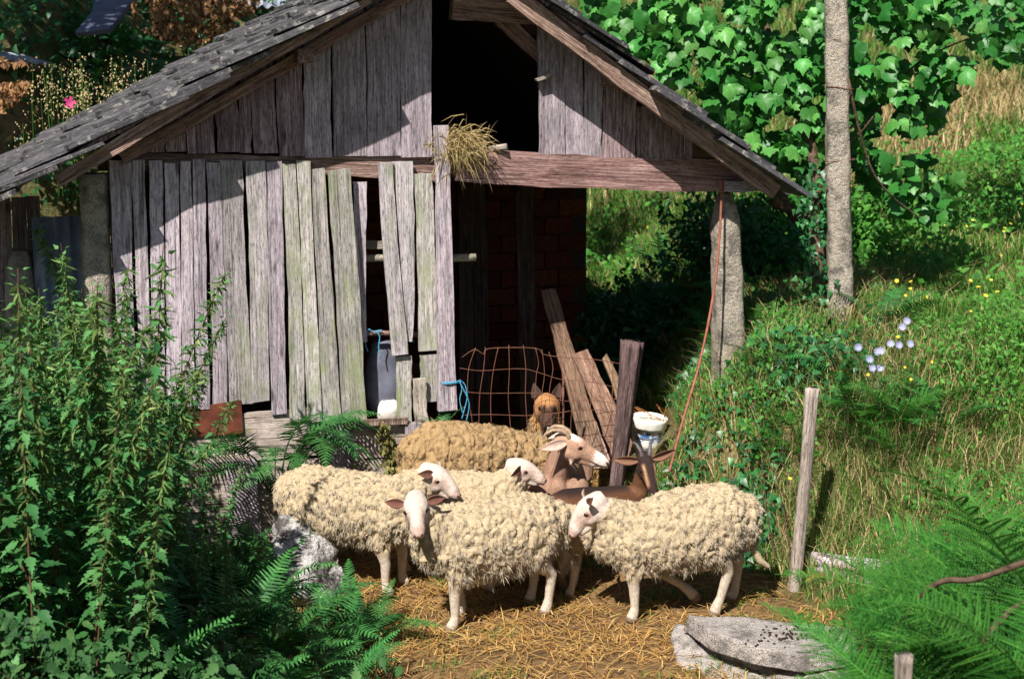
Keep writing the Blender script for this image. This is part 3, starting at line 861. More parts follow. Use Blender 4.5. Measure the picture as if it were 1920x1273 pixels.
def animal(name, label, cat, group, loc, heading, spec):
    """heading = (x, y) direction the body points to"""
    root = thing(name, label, cat, loc, math.atan2(heading[1], heading[0]), group)
    sc = spec.get('scale', 1.0); root.scale = (sc,) * 3
    T = []
    kind = spec['kind']
    def add(role, st, side=(0, 1, 0), **kw):
        T.append(dict(role=role, st=st, geo=tube(st, side), **kw))
    wl_ = 1 if kind == 'sheep' else 0.0
    add('body', [((p[0] * spec.get('xs', 1), p[1], p[2]), a, b) for p, a, b in spec['body']], wool=1, woolly=(kind == 'sheep'))
    # neck and head
    hp = Vector(spec['poll']); f, u, l = basis(spec['face'], spec.get('fup', (0, 0, 1)))
    nb = [Vector(v) for v in spec['neck']]
    nr = spec['neckr']
    hc = hp + f * 0.02 - u * 0.01
    pts = nb + [hc]
    add('neck', [(tuple(p), r[0], r[1]) for p, r in zip(pts, nr)], side=tuple(l) if len(nb) == 1 else (0, 1, 0), wool=1, wf=(lambda q: np.clip((spec.get('neckwool', 0.9) - q) / 0.15, 0, 1)))
    hs = spec.get('hs', 1.0)
    prof = spec['head']                         # along, half width, half height, lift
    add('head', [(tuple(hp + f * (a * hs) + u * (lf * hs)), w * hs, h * hs) for a, w, h, lf in prof], side=tuple(l), wool=0.0)
    # jaw, brow ridges
    add('head', [(tuple(hp + f * (0.04 * hs) - u * (0.05 * hs)), .040 * hs, .032 * hs), (tuple(hp + f * (0.10 * hs) - u * (0.050 * hs)), .027 * hs, .022 * hs), (tuple(hp + f * ((0.155 if kind == 'sheep' else 0.175) * hs) - u * (0.045 * hs)), .022 * hs, .013 * hs)], side=tuple(l), wool=0)
    for s in (1, -1):
        ck = hp + f * (0.05 * hs) + l * (s * 0.036 * hs) - u * (0.026 * hs)
        add('head', [(tuple(ck - f * 0.012 * hs), .022 * hs, .032 * hs), (tuple(ck + f * 0.035 * hs - l * s * 0.006 * hs), .018 * hs, .024 * hs)], side=tuple(l), wool=0)
        no_ = hp + f * ((0.175 if kind == 'sheep' else 0.197) * hs) + l * (s * 0.019 * hs) - u * (0.006 * hs)
        if kind != 'dog': add('head', [(tuple(no_ - f * 0.012 * hs), .011 * hs, .012 * hs), (tuple(no_ + f * 0.004 * hs), .009 * hs, .010 * hs)], side=tuple(l), wool=0)
    for s in (1, -1):
        ex = hp + f * (spec['eye'][0] * hs) + l * (s * (spec['eye'][1] - 0.012) * hs) + u * ((spec['eye'][2] + 0.012) * hs)
        add('brow', [(tuple(ex - f * 0.02 * hs), .012 * hs, .012 * hs), (tuple(ex + f * 0.014 * hs), .012 * hs, .012 * hs)], side=tuple(l), wool=0)
    for leg in legs_of(spec.get('legs', {})):
        leg = [((p[0] * spec.get('xs', 1), p[1], p[2]), a, b) for p, a, b in leg]
        add('leg', leg, wool=wl_, wf=(lambda q: np.clip((0.30 - q) / 0.08, 0, 1)))
    if 'tail' in spec:
        add('tail', spec['tail'], wool=spec.get('tailwool', 1))
    for ex in spec.get('extra', []): add(ex[0], ex[1], wool=ex[2])
    me = fuse('body', T, spec.get('voxel', 0.0085), 2)
    cf = spec['colour']
    co, wool = colour_mesh(me, T, lambda t, c_, q: cf(t['role'], c_, q, (hp, f, u, l, hs)))
    me.materials.clear(); me.materials.append(M['hide'])
    body = obj('body', me, root)
    # eyes
    from mathutils.bvhtree import BVHTree
    bvh = BVHTree.FromPolygons([Vector(c) for c in co.tolist()], [tuple(p.vertices) for p in me.polygons])
    def skin(o_, d_):
        h = bvh.ray_cast(Vector(o_), Vector(d_))[0]
        return h if h is not None else Vector(o_) + Vector(d_) * 0.3
    e = spec['eye']
    rotm = Matrix((l, f, u)).transposed()
    for s in (1, -1):
        out = (l * s * 0.92 + f * spec.get('eyeout', 0.75 if kind == 'dog' else 0.42) + u * 0.12).normalized()
        c0 = hp + f * (e[0] * hs) + l * (s * e[1] * 0.6 * hs) + u * (e[2] * hs)
        h = skin(c0 + out * 0.3, -out)
        rm = out.to_track_quat('X', 'Z').to_euler()
        obj('eyelid', LID[spec.get('lid', 'lid')], root, tuple(h - out * 0.0035), rm, (0.0060 * hs, 0.0185 * hs, 0.0130 * hs))
        obj('eye', EYE, root, tuple(h - out * 0.0030), rm, (0.0085 * hs, 0.0138 * hs, 0.0098 * hs))
        if kind != 'dog':
            sp0 = hp + f * 0.4 + l * (s * 0.017 * hs) - u * ((0.004 if kind == 'sheep' else 0.012) * hs)
            h = skin(sp0, -f)
            obj('nostril', LID['dark'], root, tuple(h), (rotm @ Matrix.Rotation(s * 0.7, 3, 'Y')).to_euler(), (0.0055 * hs, 0.004, 0.0085 * hs))
    cm_ = hp + f * ((0.13 if kind == 'sheep' else 0.15) * hs) - u * ((0.031 if kind != 'dog' else 0.052) * hs)
    q_ = []
    for k in range(-9, 10):
        th = R(k * 10.5)
        dv = f * math.cos(th) + l * math.sin(th) - u * 0.05
        h = skin(cm_ + dv * 0.3, -dv)
        q_.append((tuple(h + u * 0.004 * abs(math.sin(th)) ** 2), 0.0026 * hs, 0.0026 * hs))
    v_, f_ = tube(q_, tuple(u), 6)
    obj('mouth', mesh('mouth', v_, f_, M['lip'], True), root)
    if kind == 'dog':
        h = skin(hp + f * 0.5 - u * (0.024 * hs), -f)
        obj('nose', EYE, root, tuple(h - f * 0.006), rotm.to_euler(), (0.020 * hs, 0.014 * hs, 0.016 * hs))
    for s in ():
        obj('eye', EYE, root, tuple(hp + f * (e[0] * hs) + l * (s * e[1] * hs) + u * (e[2] * hs)), None, 0.0098 * hs * spec.get('eyes', 1.0))
    # ears
    for s, td in ((1, spec['earl']), (-1, spec['earr'])):
        dirv = f * td[0] + l * (td[1] * s) + u * td[2]
        p = hp + f * (spec.get('earp', (0.03, 0.05, 0.03))[0] * hs) + l * (s * spec.get('earp', (0.03, 0.05, 0.03))[1] * hs) + u * (spec.get('earp', (0.03, 0.05, 0.03))[2] * hs)
        obj('ear', ear_mesh(p, dirv, spec.get('earup', None) and (f * spec['earup'][0] + l * (s * spec['earup'][1]) + u * spec['earup'][2]) or (f * 0.8 + u * 0.5), spec.get('earL', 0.12) * hs, spec.get('earW', 0.06) * hs, spec['earc'], pointed=(kind == 'dog')), root)
    # horns
    for h in spec.get('horns', []):
        st = [(tuple(hp + f * (a * hs) + l * (b * hs) + u * (c * hs)), r * hs, r * 0.8 * hs) for a, b, c, r in h]
        v, fc = tube(st, tuple(l), 10)
        obj('horn', mesh('horn', v, fc, M[spec.get('hornm', 'horn')], True), root)
    if 'fleece' in spec:
        n, L, W, mat, kw = spec['fleece']
        v, fc, ti, _, _ = locks(me, co, wool, n, L, W, spec.get('seed', 1), **kw)
        fo = obj('fleece', mesh('fleece', v, fc, M[mat], True, {'tint': ti}), root)
        fo['kind'] = 'stuff'
    if 'fur' in spec:
        n, L, W, kw = spec['fur']
        v, fc, ti, pick, tri = locks(me, co, np.ones_like(wool) if 'furmask' not in spec else spec['furmask'](co, wool), n, L, W, spec.get('seed', 1), **kw)
        cc = np.empty(len(me.vertices) * 4, np.float32); me.attributes['Col'].data.foreach_get('color', cc); cc = cc.reshape(-1, 4)
        pc = cc[tri[pick, 0], :3]
        per = len(v) // n
        col = np.repeat(pc, per, 0) * (1 + 0.13 * ti[:, None])
        fo = obj('coat', mesh('coat', v, fc, M['hide'], True, {'Col': np.clip(col, 0, 1)}), root)
        fo['kind'] = 'stuff'
    return root

SHEEP_BODY = [((-0.46, 0, 0.47), .115, .15), ((-0.38, 0, 0.475), .165, .19), ((-0.20, 0, 0.465), .195, .205), ((0, 0, 0.455), .205, .212), ((0.18, 0, 0.46), .19, .205), ((0.33, 0, 0.475), .155, .185), ((0.42, 0, 0.485), .115, .15)]
SHEEP_HEAD = [(-0.02, .050, .052, 0.0), (0.02, .062, .062, 0.006), (0.055, .061, .063, 0.007), (0.085, .050, .056, 0.007), (0.115, .039, .048, 0.004), (0.145, .034, .040, -0.003), (0.165, .036, .035, -0.009), (0.183, .030, .026, -0.014)]
def sheep_colour(woolc):
    def fn(role, co, q, H):
        hp, f, u, l, hs = H
        n = len(co); c = np.empty((n, 3), np.float32)
        c[:] = woolc
        if role in ('head', 'brow'):
            c[:] = FACE
            d = (co - np.array(hp)) @ np.array(f)
            m = sstep(0.15 * hs, 0.19 * hs, d)[:, None] * 0.6
            c = c * (1 - m) + np.array(PINK) * m
            e = ((co - np.array(hp)) @ np.array(f) - 0.064 * hs) ** 2 + ((co - np.array(hp)) @ np.array(u) - 0.0 * hs) ** 2
            k = np.clip(np.exp(-e / (0.024 * hs) ** 2) * 0.55 + 0.5 * np.exp(-e / (0.0125 * hs) ** 2), 0, 1)[:, None]
            c = c * (1 - k) + np.array((0.45, 0.24, 0.18)) * k
            lat0 = np.abs((co - np.array(hp)) @ np.array(l))
            sk = (np.exp(-((d - 0.115 * hs) / (0.03 * hs)) ** 2) * sstep(0.022 * hs, 0.036 * hs, lat0) * 0.55)[:, None]
            c = c * (1 - sk) + np.array((0.40, 0.235, 0.18)) * sk
            # nostrils and mouth line
            lat = np.abs((co - np.array(hp)) @ np.array(l)); up_ = (co - np.array(hp)) @ np.array(u)
            ns = np.exp(-(((d - 0.212 * hs) / (0.014 * hs)) ** 2 + ((lat - 0.020 * hs) / (0.008 * hs)) ** 2 + ((up_ + 0.006 * hs) / (0.009 * hs)) ** 2))
            mo = np.exp(-((up_ + 0.036 * hs) / (0.006 * hs)) ** 2) * sstep(0.13 * hs, 0.16 * hs, d)
        elif role == 'leg':
            m = sstep(0.24, 0.34, q)[:, None]
            c = c * (1 - m) + np.array(LEGC) * m
            m = sstep(0.94, 0.97, q)[:, None]
            c = c * (1 - m) + np.array(HOOF) * m
        elif role == 'neck':
            m = sstep(0.8, 0.98, q)[:, None]
            c = c * (1 - m) + np.array(FACE) * m
        return c
    return fn
EARC = ((0.44, 0.31, 0.23), (0.17, 0.075, 0.055))
def sheep(label, px, heading, **kw):
    sp_ = dict(kind='sheep', body=SHEEP_BODY, head=SHEEP_HEAD, eye=(0.062, .0555, .012), earl=(-0.25, 1, -0.12), earr=(-0.25, 1, -0.12), earc=EARC, earL=0.090, earW=0.050,
               neck=[(0.34, 0, 0.52), (0.46, 0, 0.60)], neckr=[(.13, .16), (.095, .115), (.062, .068)], poll=(0.52, 0, 0.70), face=(1, 0, -0.35), colour=sheep_colour((0.44, 0.345, 0.22)),
               fleece=(24000, 0.026, 0.0026, 'wool', {}), xs=0.86, voxel=0.008)
    sp_.update(kw)
    return animal('sheep', label, 'sheep', 'sheep crowded before the barn', px, heading, sp_)
def gp(x, y): return (x, y, gz(x, y))
def loc_dir(heading, v):                        # world direction -> the animal's own axes
    a = math.atan2(heading[1], heading[0]); c_, s_ = math.cos(a), math.sin(a)
    return (v[0] * c_ + v[1] * s_, -v[0] * s_ + v[1] * c_, v[2])

# 1 the sheep that looks at the camera
h1 = (-0.90, -0.42)
sheep('cream sheep looking straight out, long ragged fleece, in front of the flock', gp(-0.115, 7.60), h1, xs=0.80, eyeout=1.15, eye=(0.062, .052, .022),
      neck=[(0.28, 0.0, 0.52), (0.37, 0.02, 0.57)], poll=(0.43, 0.02, 0.71), face=loc_dir(h1, (0.10, -0.84, -0.50)), fup=loc_dir(h1, (-0.05, -0.5, 0.8)), hs=1.10, lid='dark',
      earl=(-0.2, 1, -0.12), earr=(-0.1, 1, 0.16), earp=(0.025, 0.055, 0.03), neckr=[(.14, .17), (.105, .12), (.064, .07)],
      legs=dict(Fl=[(0.31, 0.10, 0.44), (0.29, 0.105, 0.34), (0.31, 0.10, 0.215), (0.312, 0.10, 0.19), (0.31, 0.10, 0.09), (0.318, 0.10, 0.06), (0.345, 0.10, 0.02)],
                Fr=[(0.27, -0.10, 0.44), (0.22, -0.105, 0.34), (0.20, -0.10, 0.215), (0.19, -0.098, 0.19), (0.16, -0.096, 0.09), (0.16, -0.095, 0.06), (0.18, -0.094, 0.02)]),
      tail=[((-0.37, 0, 0.58), .03, .03), ((-0.43, 0.0, 0.45), .035, .03), ((-0.445, 0, 0.30), .03, .025), ((-0.44, 0, 0.22), .02, .02)],
      fleece=(56000, 0.019, 0.0019, 'wool', dict(stick=0.15, flow=(-0.35, 0, -0.9), hang=1.5, clumpw=0.8, per=34)), seed=3)
# 2 the walking sheep
h2 = (-0.97, -0.16)
sheep('cream sheep walking with one foreleg trailing and tail swung out behind', gp(0.845, 7.66), h2, xs=0.86,
      body=[((-0.46, 0, 0.50), .125, .16), ((-0.38, 0, 0.505), .175, .21), ((-0.20, 0, 0.485), .205, .225), ((0, 0, 0.46), .21, .22), ((0.16, 0, 0.435), .19, .19), ((0.29, 0, 0.43), .155, .16), ((0.37, 0, 0.435), .115, .13)],
      neck=[(0.26, 0, 0.50), (0.345, 0.0, 0.56)], poll=(0.41, 0.02, 0.645), face=loc_dir(h2, (-0.66, -0.15, -0.72)), fup=loc_dir(h2, (-0.7, 0, 0.7)), hs=1.08, neckr=[(.125, .15), (.092, .115), (.062, .07)],
      earl=(-0.35, 0.75, 0.35), earr=(-0.3, 0.8, 0.35), earL=0.10,
      legs=dict(Fl=[(0.27, 0.10, 0.44), (0.25, 0.105, 0.34), (0.255, 0.10, 0.215), (0.25, 0.10, 0.19), (0.245, 0.10, 0.09), (0.25, 0.10, 0.06), (0.265, 0.10, 0.02)],
                Fr=[(0.25, -0.10, 0.44), (0.17, -0.105, 0.33), (0.05, -0.10, 0.22), (0.03, -0.10, 0.205), (-0.11, -0.10, 0.125), (-0.155, -0.10, 0.095), (-0.215, -0.10, 0.04)],
                Hl=[(-0.30, 0.10, 0.46), (-0.24, 0.115, 0.36), (-0.34, 0.105, 0.285), (-0.35, 0.10, 0.255), (-0.305, 0.098, 0.11), (-0.288, 0.098, 0.075), (-0.265, 0.098, 0.022)],
                Hr=[(-0.32, -0.10, 0.46), (-0.36, -0.115, 0.36), (-0.475, -0.105, 0.28), (-0.49, -0.10, 0.245), (-0.475, -0.098, 0.10), (-0.465, -0.098, 0.065), (-0.44, -0.098, 0.022)]),
      tail=[((-0.39, 0, 0.58), .03, .03), ((-0.435, 0.0, 0.48), .026, .026), ((-0.46, 0.02, 0.36), .023, .023), ((-0.50, 0.03, 0.28), .021, .021), ((-0.55, 0.03, 0.245), .013, .013)], tailwool=0.35,
      fleece=(56000, 0.018, 0.0018, 'wool', dict(stick=0.24, hang=0.5, clumpw=0.7, per=34)), seed=5)
# 3 the sheep at the wall
h3 = (0.90, -0.40)
sheep('cream sheep beside the lichened boulder, back to the boarded panel, face in profile', gp(-0.90, 8.08), h3,
      neck=[(0.30, 0, 0.53), (0.38, 0.03, 0.60)], poll=(0.45, 0.08, 0.69), face=loc_dir(h3, (0.80, -0.30, -0.50)), hs=1.05, earl=(-0.6, 0.9, -0.1), earr=(-0.6, 0.9, -0.1),
      neckr=[(.13, .16), (.095, .115), (.062, .068)], fleece=(38000, 0.020, 0.0020, 'wool', dict(stick=0.24, clumpw=0.7, per=30)), seed=8)
# 4 the brown sheep behind
h4 = (0.84, 0.46)
sheep('large tan brown sheep seen from behind, standing against the barn panel', gp(-0.17, 8.80), h4, scale=1.13, body=[((-0.46, 0, 0.51), .12, .16), ((-0.38, 0, 0.515), .17, .20), ((-0.20, 0, 0.49), .20, .21), ((0, 0, 0.455), .205, .205), ((0.18, 0, 0.42), .185, .19), ((0.33, 0, 0.40), .15, .17), ((0.42, 0, 0.38), .11, .14)],
      neck=[(0.29, 0, 0.42), (0.38, 0, 0.36)], poll=(0.46, -0.03, 0.32), face=(0.8, 0, -0.7), colour=sheep_colour((0.34, 0.225, 0.11)),
      fleece=(38000, 0.018, 0.0020, 'wool_tan', dict(stick=0.28, clumpw=0.7, per=30)), seed=13)
# 5 the sheep with its head against the goat
h5 = (0.97, -0.06)
sheep('pale cream sheep with a white face in profile touching the tan goat', gp(-0.33, 8.28), h5, scale=0.90,
      neck=[(0.29, 0, 0.51), (0.36, 0, 0.60)], poll=(0.385, 0.0, 0.70), face=loc_dir(h5, (0.93, -0.10, -0.35)), hs=1.08,
      earl=(-0.35, 0.85, -0.35), earr=(-0.25, 0.8, -0.45), earL=0.10, fleece=(20000, 0.015, 0.0024, 'wool_pale', dict(clumpw=0.6, stick=0.25)), seed=21)
# 6 the half hidden small sheep
h6 = (-0.96, 0.16)
sheep('greyish fleeced sheep half hidden between the two front sheep', gp(0.10, 8.02), h6, scale=0.78,
      neck=[(0.29, 0, 0.50), (0.38, 0, 0.42)], poll=(0.44, 0.0, 0.36), face=(0.6, 0, -0.8), fleece=(20000, 0.017, 0.0025, 'wool_grey', dict(stick=0.25, clumpw=0.6)), seed=34)

# goats
GOAT_BODY = [((-0.40, 0, 0.50), .085, .11), ((-0.32, 0, 0.50), .125, .14), ((-0.15, 0, 0.475), .15, .165), ((0.03, 0, 0.465), .145, .165), ((0.2, 0, 0.475), .125, .155), ((0.30, 0, 0.49), .10, .14), ((0.36, 0, 0.50), .075, .11)]
GOAT_HEAD = [(-0.02, .040, .045, 0.0), (0.03, .050, .056, 0.006), (0.08, .049, .054, 0.002), (0.125, .038, .045, -0.006), (0.17, .030, .038, -0.012), (0.205, .028, .033, -0.016), (0.228, .022, .024, -0.02)]
def tan_goat(role, co, q, H):
    hp, f, u, l, hs = H
    c = np.empty((len(co), 3), np.float32); c[:] = (0.30, 0.175, 0.12)
    if role in ('head', 'brow'):
        d = (co - np.array(hp)) @ np.array(f); up_ = (co - np.array(hp)) @ np.array(u)
        c[:] = (0.38, 0.225, 0.15)
        m = np.clip(sstep(0.15 * hs, 0.18 * hs, d) + sstep(0.035 * hs, 0.05 * hs, up_) * sstep(0.10 * hs, 0.04 * hs, d), 0, 1)[:, None]
        c = c * (1 - m) + np.array((0.78, 0.68, 0.60)) * m
        m = (np.exp(-(((d - 0.235 * hs) / 0.012) ** 2 + ((up_ + 0.012) / 0.01) ** 2)) + 0.7 * np.exp(-((up_ + 0.036 * hs) / 0.004) ** 2) * sstep(0.15 * hs, 0.18 * hs, d))
        m = np.clip(m, 0, 1)[:, None]
        c = c * (1 - m) + np.array((0.25, 0.10, 0.08)) * m
    if role == 'leg':
        m = sstep(0.94, 0.97, q)[:, None]; c = c * (1 - m) + np.array(HOOF) * m
    if role == 'tassel': c[:] = (0.66, 0.5, 0.4)
    return c
def dark_goat(role, co, q, H):
    hp, f, u, l, hs = H
    c = np.empty((len(co), 3), np.float32); c[:] = (0.105, 0.042, 0.02)
    if role == 'body':
        m = sstep(0.585, 0.63, co[:, 2])[:, None]; c = c * (1 - m) + np.array((0.022, 0.012, 0.01)) * m
    if role == 'neck':
        m = sstep(0.04, -0.02, (co[:, 2] - 0.60))[:, None] * 0.5; c = c * (1 - m) + np.array((0.30, 0.15, 0.08)) * m
    if role in ('head', 'brow'):
        d = (co - np.array(hp)) @ np.array(f); lat = np.abs((co - np.array(hp)) @ np.array(l)); up_ = (co - np.array(hp)) @ np.array(u)
        c[:] = (0.03, 0.016, 0.014)
        st = np.exp(-((lat - 0.034 * hs + 0.06 * np.clip(d - 0.06, 0, 1)) / (0.0065 * hs)) ** 2) * sstep(0.045 * hs, 0.07 * hs, d) * sstep(0.2 * hs, 0.16 * hs, d) * sstep(-0.02, 0.0, up_ + 0.01)
        c = c * (1 - st[:, None]) + np.array((0.46, 0.26, 0.14)) * st[:, None]
        m = (sstep(0.035, 0.055, lat) * sstep(0.09, 0.12, d))[:, None] * 0.7
        c = c * (1 - m) + np.array((0.10, 0.045, 0.025)) * m
    if role == 'leg':
        m = sstep(0.5, 0.62, q)[:, None] * 0.55; c = c * (1 - m) + np.array((0.35, 0.22, 0.14)) * m
        m = sstep(0.93, 0.97, q)[:, None]; c = c * (1 - m) + np.array(HOOF) * m
    return c
hg = (-0.08, -0.997)
animal('goat', 'tan goat with backward curving horns and white muzzle in profile', 'goat', 'goats among the sheep', gp(0.30, 8.82), hg, dict(
    kind='goat', body=[((-0.34, 0, 0.42), .07, .10), ((-0.26, 0, 0.42), .105, .125), ((-0.12, 0, 0.42), .12, .14), ((0.03, 0, 0.42), .115, .14), ((0.2, 0, 0.425), .10, .135), ((0.30, 0, 0.42), .08, .115), ((0.36, 0, 0.42), .058, .09)], head=GOAT_HEAD, eye=(0.08, .046, .018), colour=tan_goat, scale=1.06, hs=1.12,
    neck=[(0.29, 0.0, 0.46), (0.345, 0.02, 0.585)], poll=(0.375, 0.03, 0.715), face=loc_dir(hg, (0.96, -0.16, -0.34)), neckr=[(.062, .08), (.040, .048), (.037, .044)],
    earl=(-0.5, 0.6, -0.35), earr=(-0.55, 0.6, -0.25), earL=0.15, earW=0.055, earup=(0.4, 0.6, 0.4), earc=((0.70, 0.58, 0.50), (0.62, 0.42, 0.34)), earp=(0.01, 0.045, 0.02),
    horns=[[(0.02, s * 0.022, 0.04, 0.017), (0.0, s * 0.026, 0.060, 0.0145), (-0.035, s * 0.034, 0.066, 0.013), (-0.07, s * 0.042, 0.054, 0.0115), (-0.095, s * 0.048, 0.025, 0.009), (-0.10, s * 0.05, 0.0, 0.005)] for s in (1, -1)],
    extra=[('tassel', [((0.42, 0.07, 0.67), .011, .011), ((0.425, 0.075, 0.61), .009, .009)], 0)], seed=41))
hd = (0.95, 0.30)
animal('goat', 'dark brown goat with black back and two pale face stripes', 'goat', 'goats among the sheep', gp(0.49, 8.16), hd, dict(
    xs=0.78, kind='goat', body=GOAT_BODY, head=GOAT_HEAD, eye=(0.075, .046, .014), colour=dark_goat, scale=0.88, hs=1.12,
    neck=[(0.23, 0, 0.50), (0.285, -0.02, 0.62)], poll=(0.30, -0.04, 0.80), face=loc_dir(hd, (0.22, -0.72, -0.66)), fup=loc_dir(hd, (0.1, -0.6, 0.8)), neckr=[(.075, .11), (.048, .06), (.042, .052)],
    earl=(-0.1, 1, 0.18), earr=(-0.1, 1, 0.1), earL=0.155, earW=0.058, earc=((0.12, 0.05, 0.025), (0.26, 0.13, 0.08)), earp=(0.01, 0.045, 0.02), hornm='darkhorn',
    horns=[[(0.0, s * 0.022, 0.045, 0.013), (-0.03, s * 0.03, 0.068, 0.011), (-0.065, s * 0.042, 0.074, 0.008), (-0.09, s * 0.055, 0.066, 0.004)] for s in (1, -1)], lid='dark', seed=43))
# dog
DOG_HEAD = [(-0.03, .045, .05, -0.005), (0.02, .062, .066, 0.0), (0.065, .062, .06, -0.004), (0.095, .048, .048, -0.018), (0.125, .033, .035, -0.03), (0.165, .028, .030, -0.034), (0.195, .023, .024, -0.034)]
def dog_colour(role, co, q, H):
    hp, f, u, l, hs = H
    c = np.empty((len(co), 3), np.float32); c[:] = (0.46, 0.27, 0.11)
    if role in ('head', 'brow'):
        d = (co - np.array(hp)) @ np.array(f); lat = np.abs((co - np.array(hp)) @ np.array(l)); up_ = (co - np.array(hp)) @ np.array(u)
        c[:] = (0.40, 0.19, 0.075)
        m = sstep(0.085 * hs, 0.115 * hs, d)[:, None] * 0.95; c = c * (1 - m) + np.array((0.055, 0.028, 0.02)) * m
        e = np.exp(-(((d - 0.085 * hs) / 0.022) ** 2 + ((lat - 0.034 * hs) / 0.018) ** 2 + ((up_ - 0.025 * hs) / 0.02) ** 2))[:, None] * 0.8
        c = c * (1 - e) + np.array((0.03, 0.015, 0.01)) * e
        m = sstep(0.188 * hs, 0.2 * hs, d)[:, None]; c = c * (1 - m) + np.array((0.012, 0.012, 0.014)) * m
        m = (sstep(-0.045, -0.06, up_) * sstep(0.12, 0.15, d))[:, None] * 0.6; c = c * (1 - m) + np.array((0.55, 0.5, 0.45)) * m
        m = (sstep(0.04, 0.056, lat) * sstep(0.09, 0.05, d) * sstep(0.02, -0.01, up_))[:, None] * 0.6; c = c * (1 - m) + np.array((0.52, 0.30, 0.12)) * m
    if role == 'body':
        m = sstep(0.02, -0.12, co[:, 0])[:, None] * 0.75; c = c * (1 - m) + np.array((0.10, 0.06, 0.035)) * m
        m = np.exp(-((co[:, 0] - 0.21) / 0.05) ** 2 - ((co[:, 2] - 0.36) / 0.08) ** 2 - (co[:, 1] / 0.04) ** 2)[:, None]
        c = c * (1 - m) + np.array((0.75, 0.68, 0.55)) * m
    return c
hk = (0.10, -0.99)
dpos = (0.215, 9.80)
animal('dog', 'tan shepherd dog with black muzzle sitting behind the wire netting', 'dog', None, gp(*dpos), hk, dict(
    kind='dog', scale=1.17, body=[((-0.22, 0, 0.13), .12, .11), ((-0.14, 0, 0.20), .13, .13), ((-0.02, 0, 0.30), .12, .13), ((0.08, 0, 0.38), .105, .12), ((0.12, 0, 0.44), .085, .10)],
    head=DOG_HEAD, eye=(0.092, .033, .022), eyes=0.85, colour=dog_colour, hs=1.22, neck=[(0.09, 0, 0.42), (0.12, 0, 0.49)], neckr=[(.105, .12), (.085, .10), (.065, .075)],
    poll=(0.125, 0.0, 0.585), face=loc_dir(hk, (0.02, -0.95, -0.20)), earl=(-0.25, 0.30, 0.95), earr=(-0.25, 0.30, 0.95), lid='dark', earL=0.070, earW=0.052, earup=(1, 0.15, 0.2), earp=(0.0, 0.042, 0.040), earc=((0.07, 0.035, 0.02), (0.07, 0.04, 0.03)), furmask=lambda co, wool: sstep(0.56, 0.50, co[:, 2]) * 1.0,
    legs=dict(Fl=[(0.11, 0.085, 0.36), (0.12, 0.085, 0.28), (0.14, 0.08, 0.18), (0.14, 0.08, 0.16), (0.145, 0.08, 0.07), (0.15, 0.08, 0.045), (0.18, 0.08, 0.024)],
              Fr=[(0.11, -0.085, 0.36), (0.12, -0.085, 0.28), (0.14, -0.08, 0.18), (0.14, -0.08, 0.16), (0.145, -0.08, 0.07), (0.15, -0.08, 0.045), (0.18, -0.08, 0.024)],
              Hl=[(-0.20, 0.09, 0.15), (-0.05, 0.14, 0.19), (0.0, 0.14, 0.13), (-0.06, 0.14, 0.06), (0.0, 0.14, 0.035), (0.04, 0.14, 0.03), (0.08, 0.14, 0.025)],
              Hr=[(-0.20, -0.09, 0.15), (-0.05, -0.14, 0.19), (0.0, -0.14, 0.13), (-0.06, -0.14, 0.06), (0.0, -0.14, 0.035), (0.04, -0.14, 0.03), (0.08, -0.14, 0.025)]),
    tail=[((-0.30, 0, 0.08), .03, .03), ((-0.42, 0.08, 0.05), .035, .035), ((-0.52, 0.2, 0.04), .02, .02)],
    fur=(16000, 0.026, 0.0026, dict(stick=0.22, clumpw=0.2, seg=2)), seed=51))
# collar
M['collar'] = simple('collar_metal', (0.16, 0.13, 0.10), 0.35, 0.6)

# ================================================================== VEGETATION
def leafmat(name, lo, mid, hi, trans=0.2, rough=0.55, spec=0.2, ov=0.22, oh=0.012):
    t = NT(name)
    mr = t.node('MapRange', i_1=-2.0, i_2=2.0, i_3=0.0, i_4=1.0); t.t.links.new(t.attr('tint'), mr.inputs[0])
    c = t.ramp(mr.outputs[0], [(0.1, lo), (0.5, mid), (0.9, hi)])
    n = t.noise(t.coord('Object'), 9, 3, 0.6)
    c = t.mix(1.0, c, t.ramp(n, [(0.3, 0.8), (0.7, 1.2)]), 'MULTIPLY')
    if ov: c = hsv_random(t, c, ov, oh)
    m = t.done(c, rough, spec)
    tr = t.node('BsdfTranslucent'); t.t.links.new(t.mix(1.0, c, (1.0, 1.3, 0.5), 'MULTIPLY'), tr.inputs[0])
    mx = t.node('MixShader'); mx.inputs[0].default_value = trans
    t.t.links.new(t.b.outputs[0], mx.inputs[1]); t.t.links.new(tr.outputs[0], mx.inputs[2])
    t.t.links.new(mx.outputs[0], t.out.inputs[0])
    return m
M['fern'] = leafmat('fern_green', (0.016, 0.08, 0.02), (0.036, 0.145, 0.034), (0.074, 0.235, 0.055))
M['bracken'] = leafmat('bracken_green', (0.014, 0.078, 0.010), (0.034, 0.145, 0.018), (0.085, 0.24, 0.036))
M['deadfern'] = leafmat('dead_fern', (0.16, 0.05, 0.015), (0.33, 0.12, 0.035), (0.48, 0.22, 0.08), 0.15)
M['nettle'] = leafmat('nettle_green', (0.019, 0.085, 0.024), (0.044, 0.155, 0.045), (0.104, 0.26, 0.08), 0.2)
M['catkin'] = leafmat('nettle_catkin', (0.060, 0.12, 0.03), (0.112, 0.19, 0.055), (0.198, 0.28, 0.10), 0.2, 0.8, 0.1)
M['ivy'] = leafmat('ivy_green', (0.009, 0.06, 0.02), (0.022, 0.125, 0.035), (0.056, 0.22, 0.06), 0.2, 0.4, 0.4, 0)
M['herb'] = leafmat('herb_green', (0.026, 0.12, 0.014), (0.056, 0.21, 0.025), (0.126, 0.32, 0.05), 0.3, 0.6, 0.25, 0)
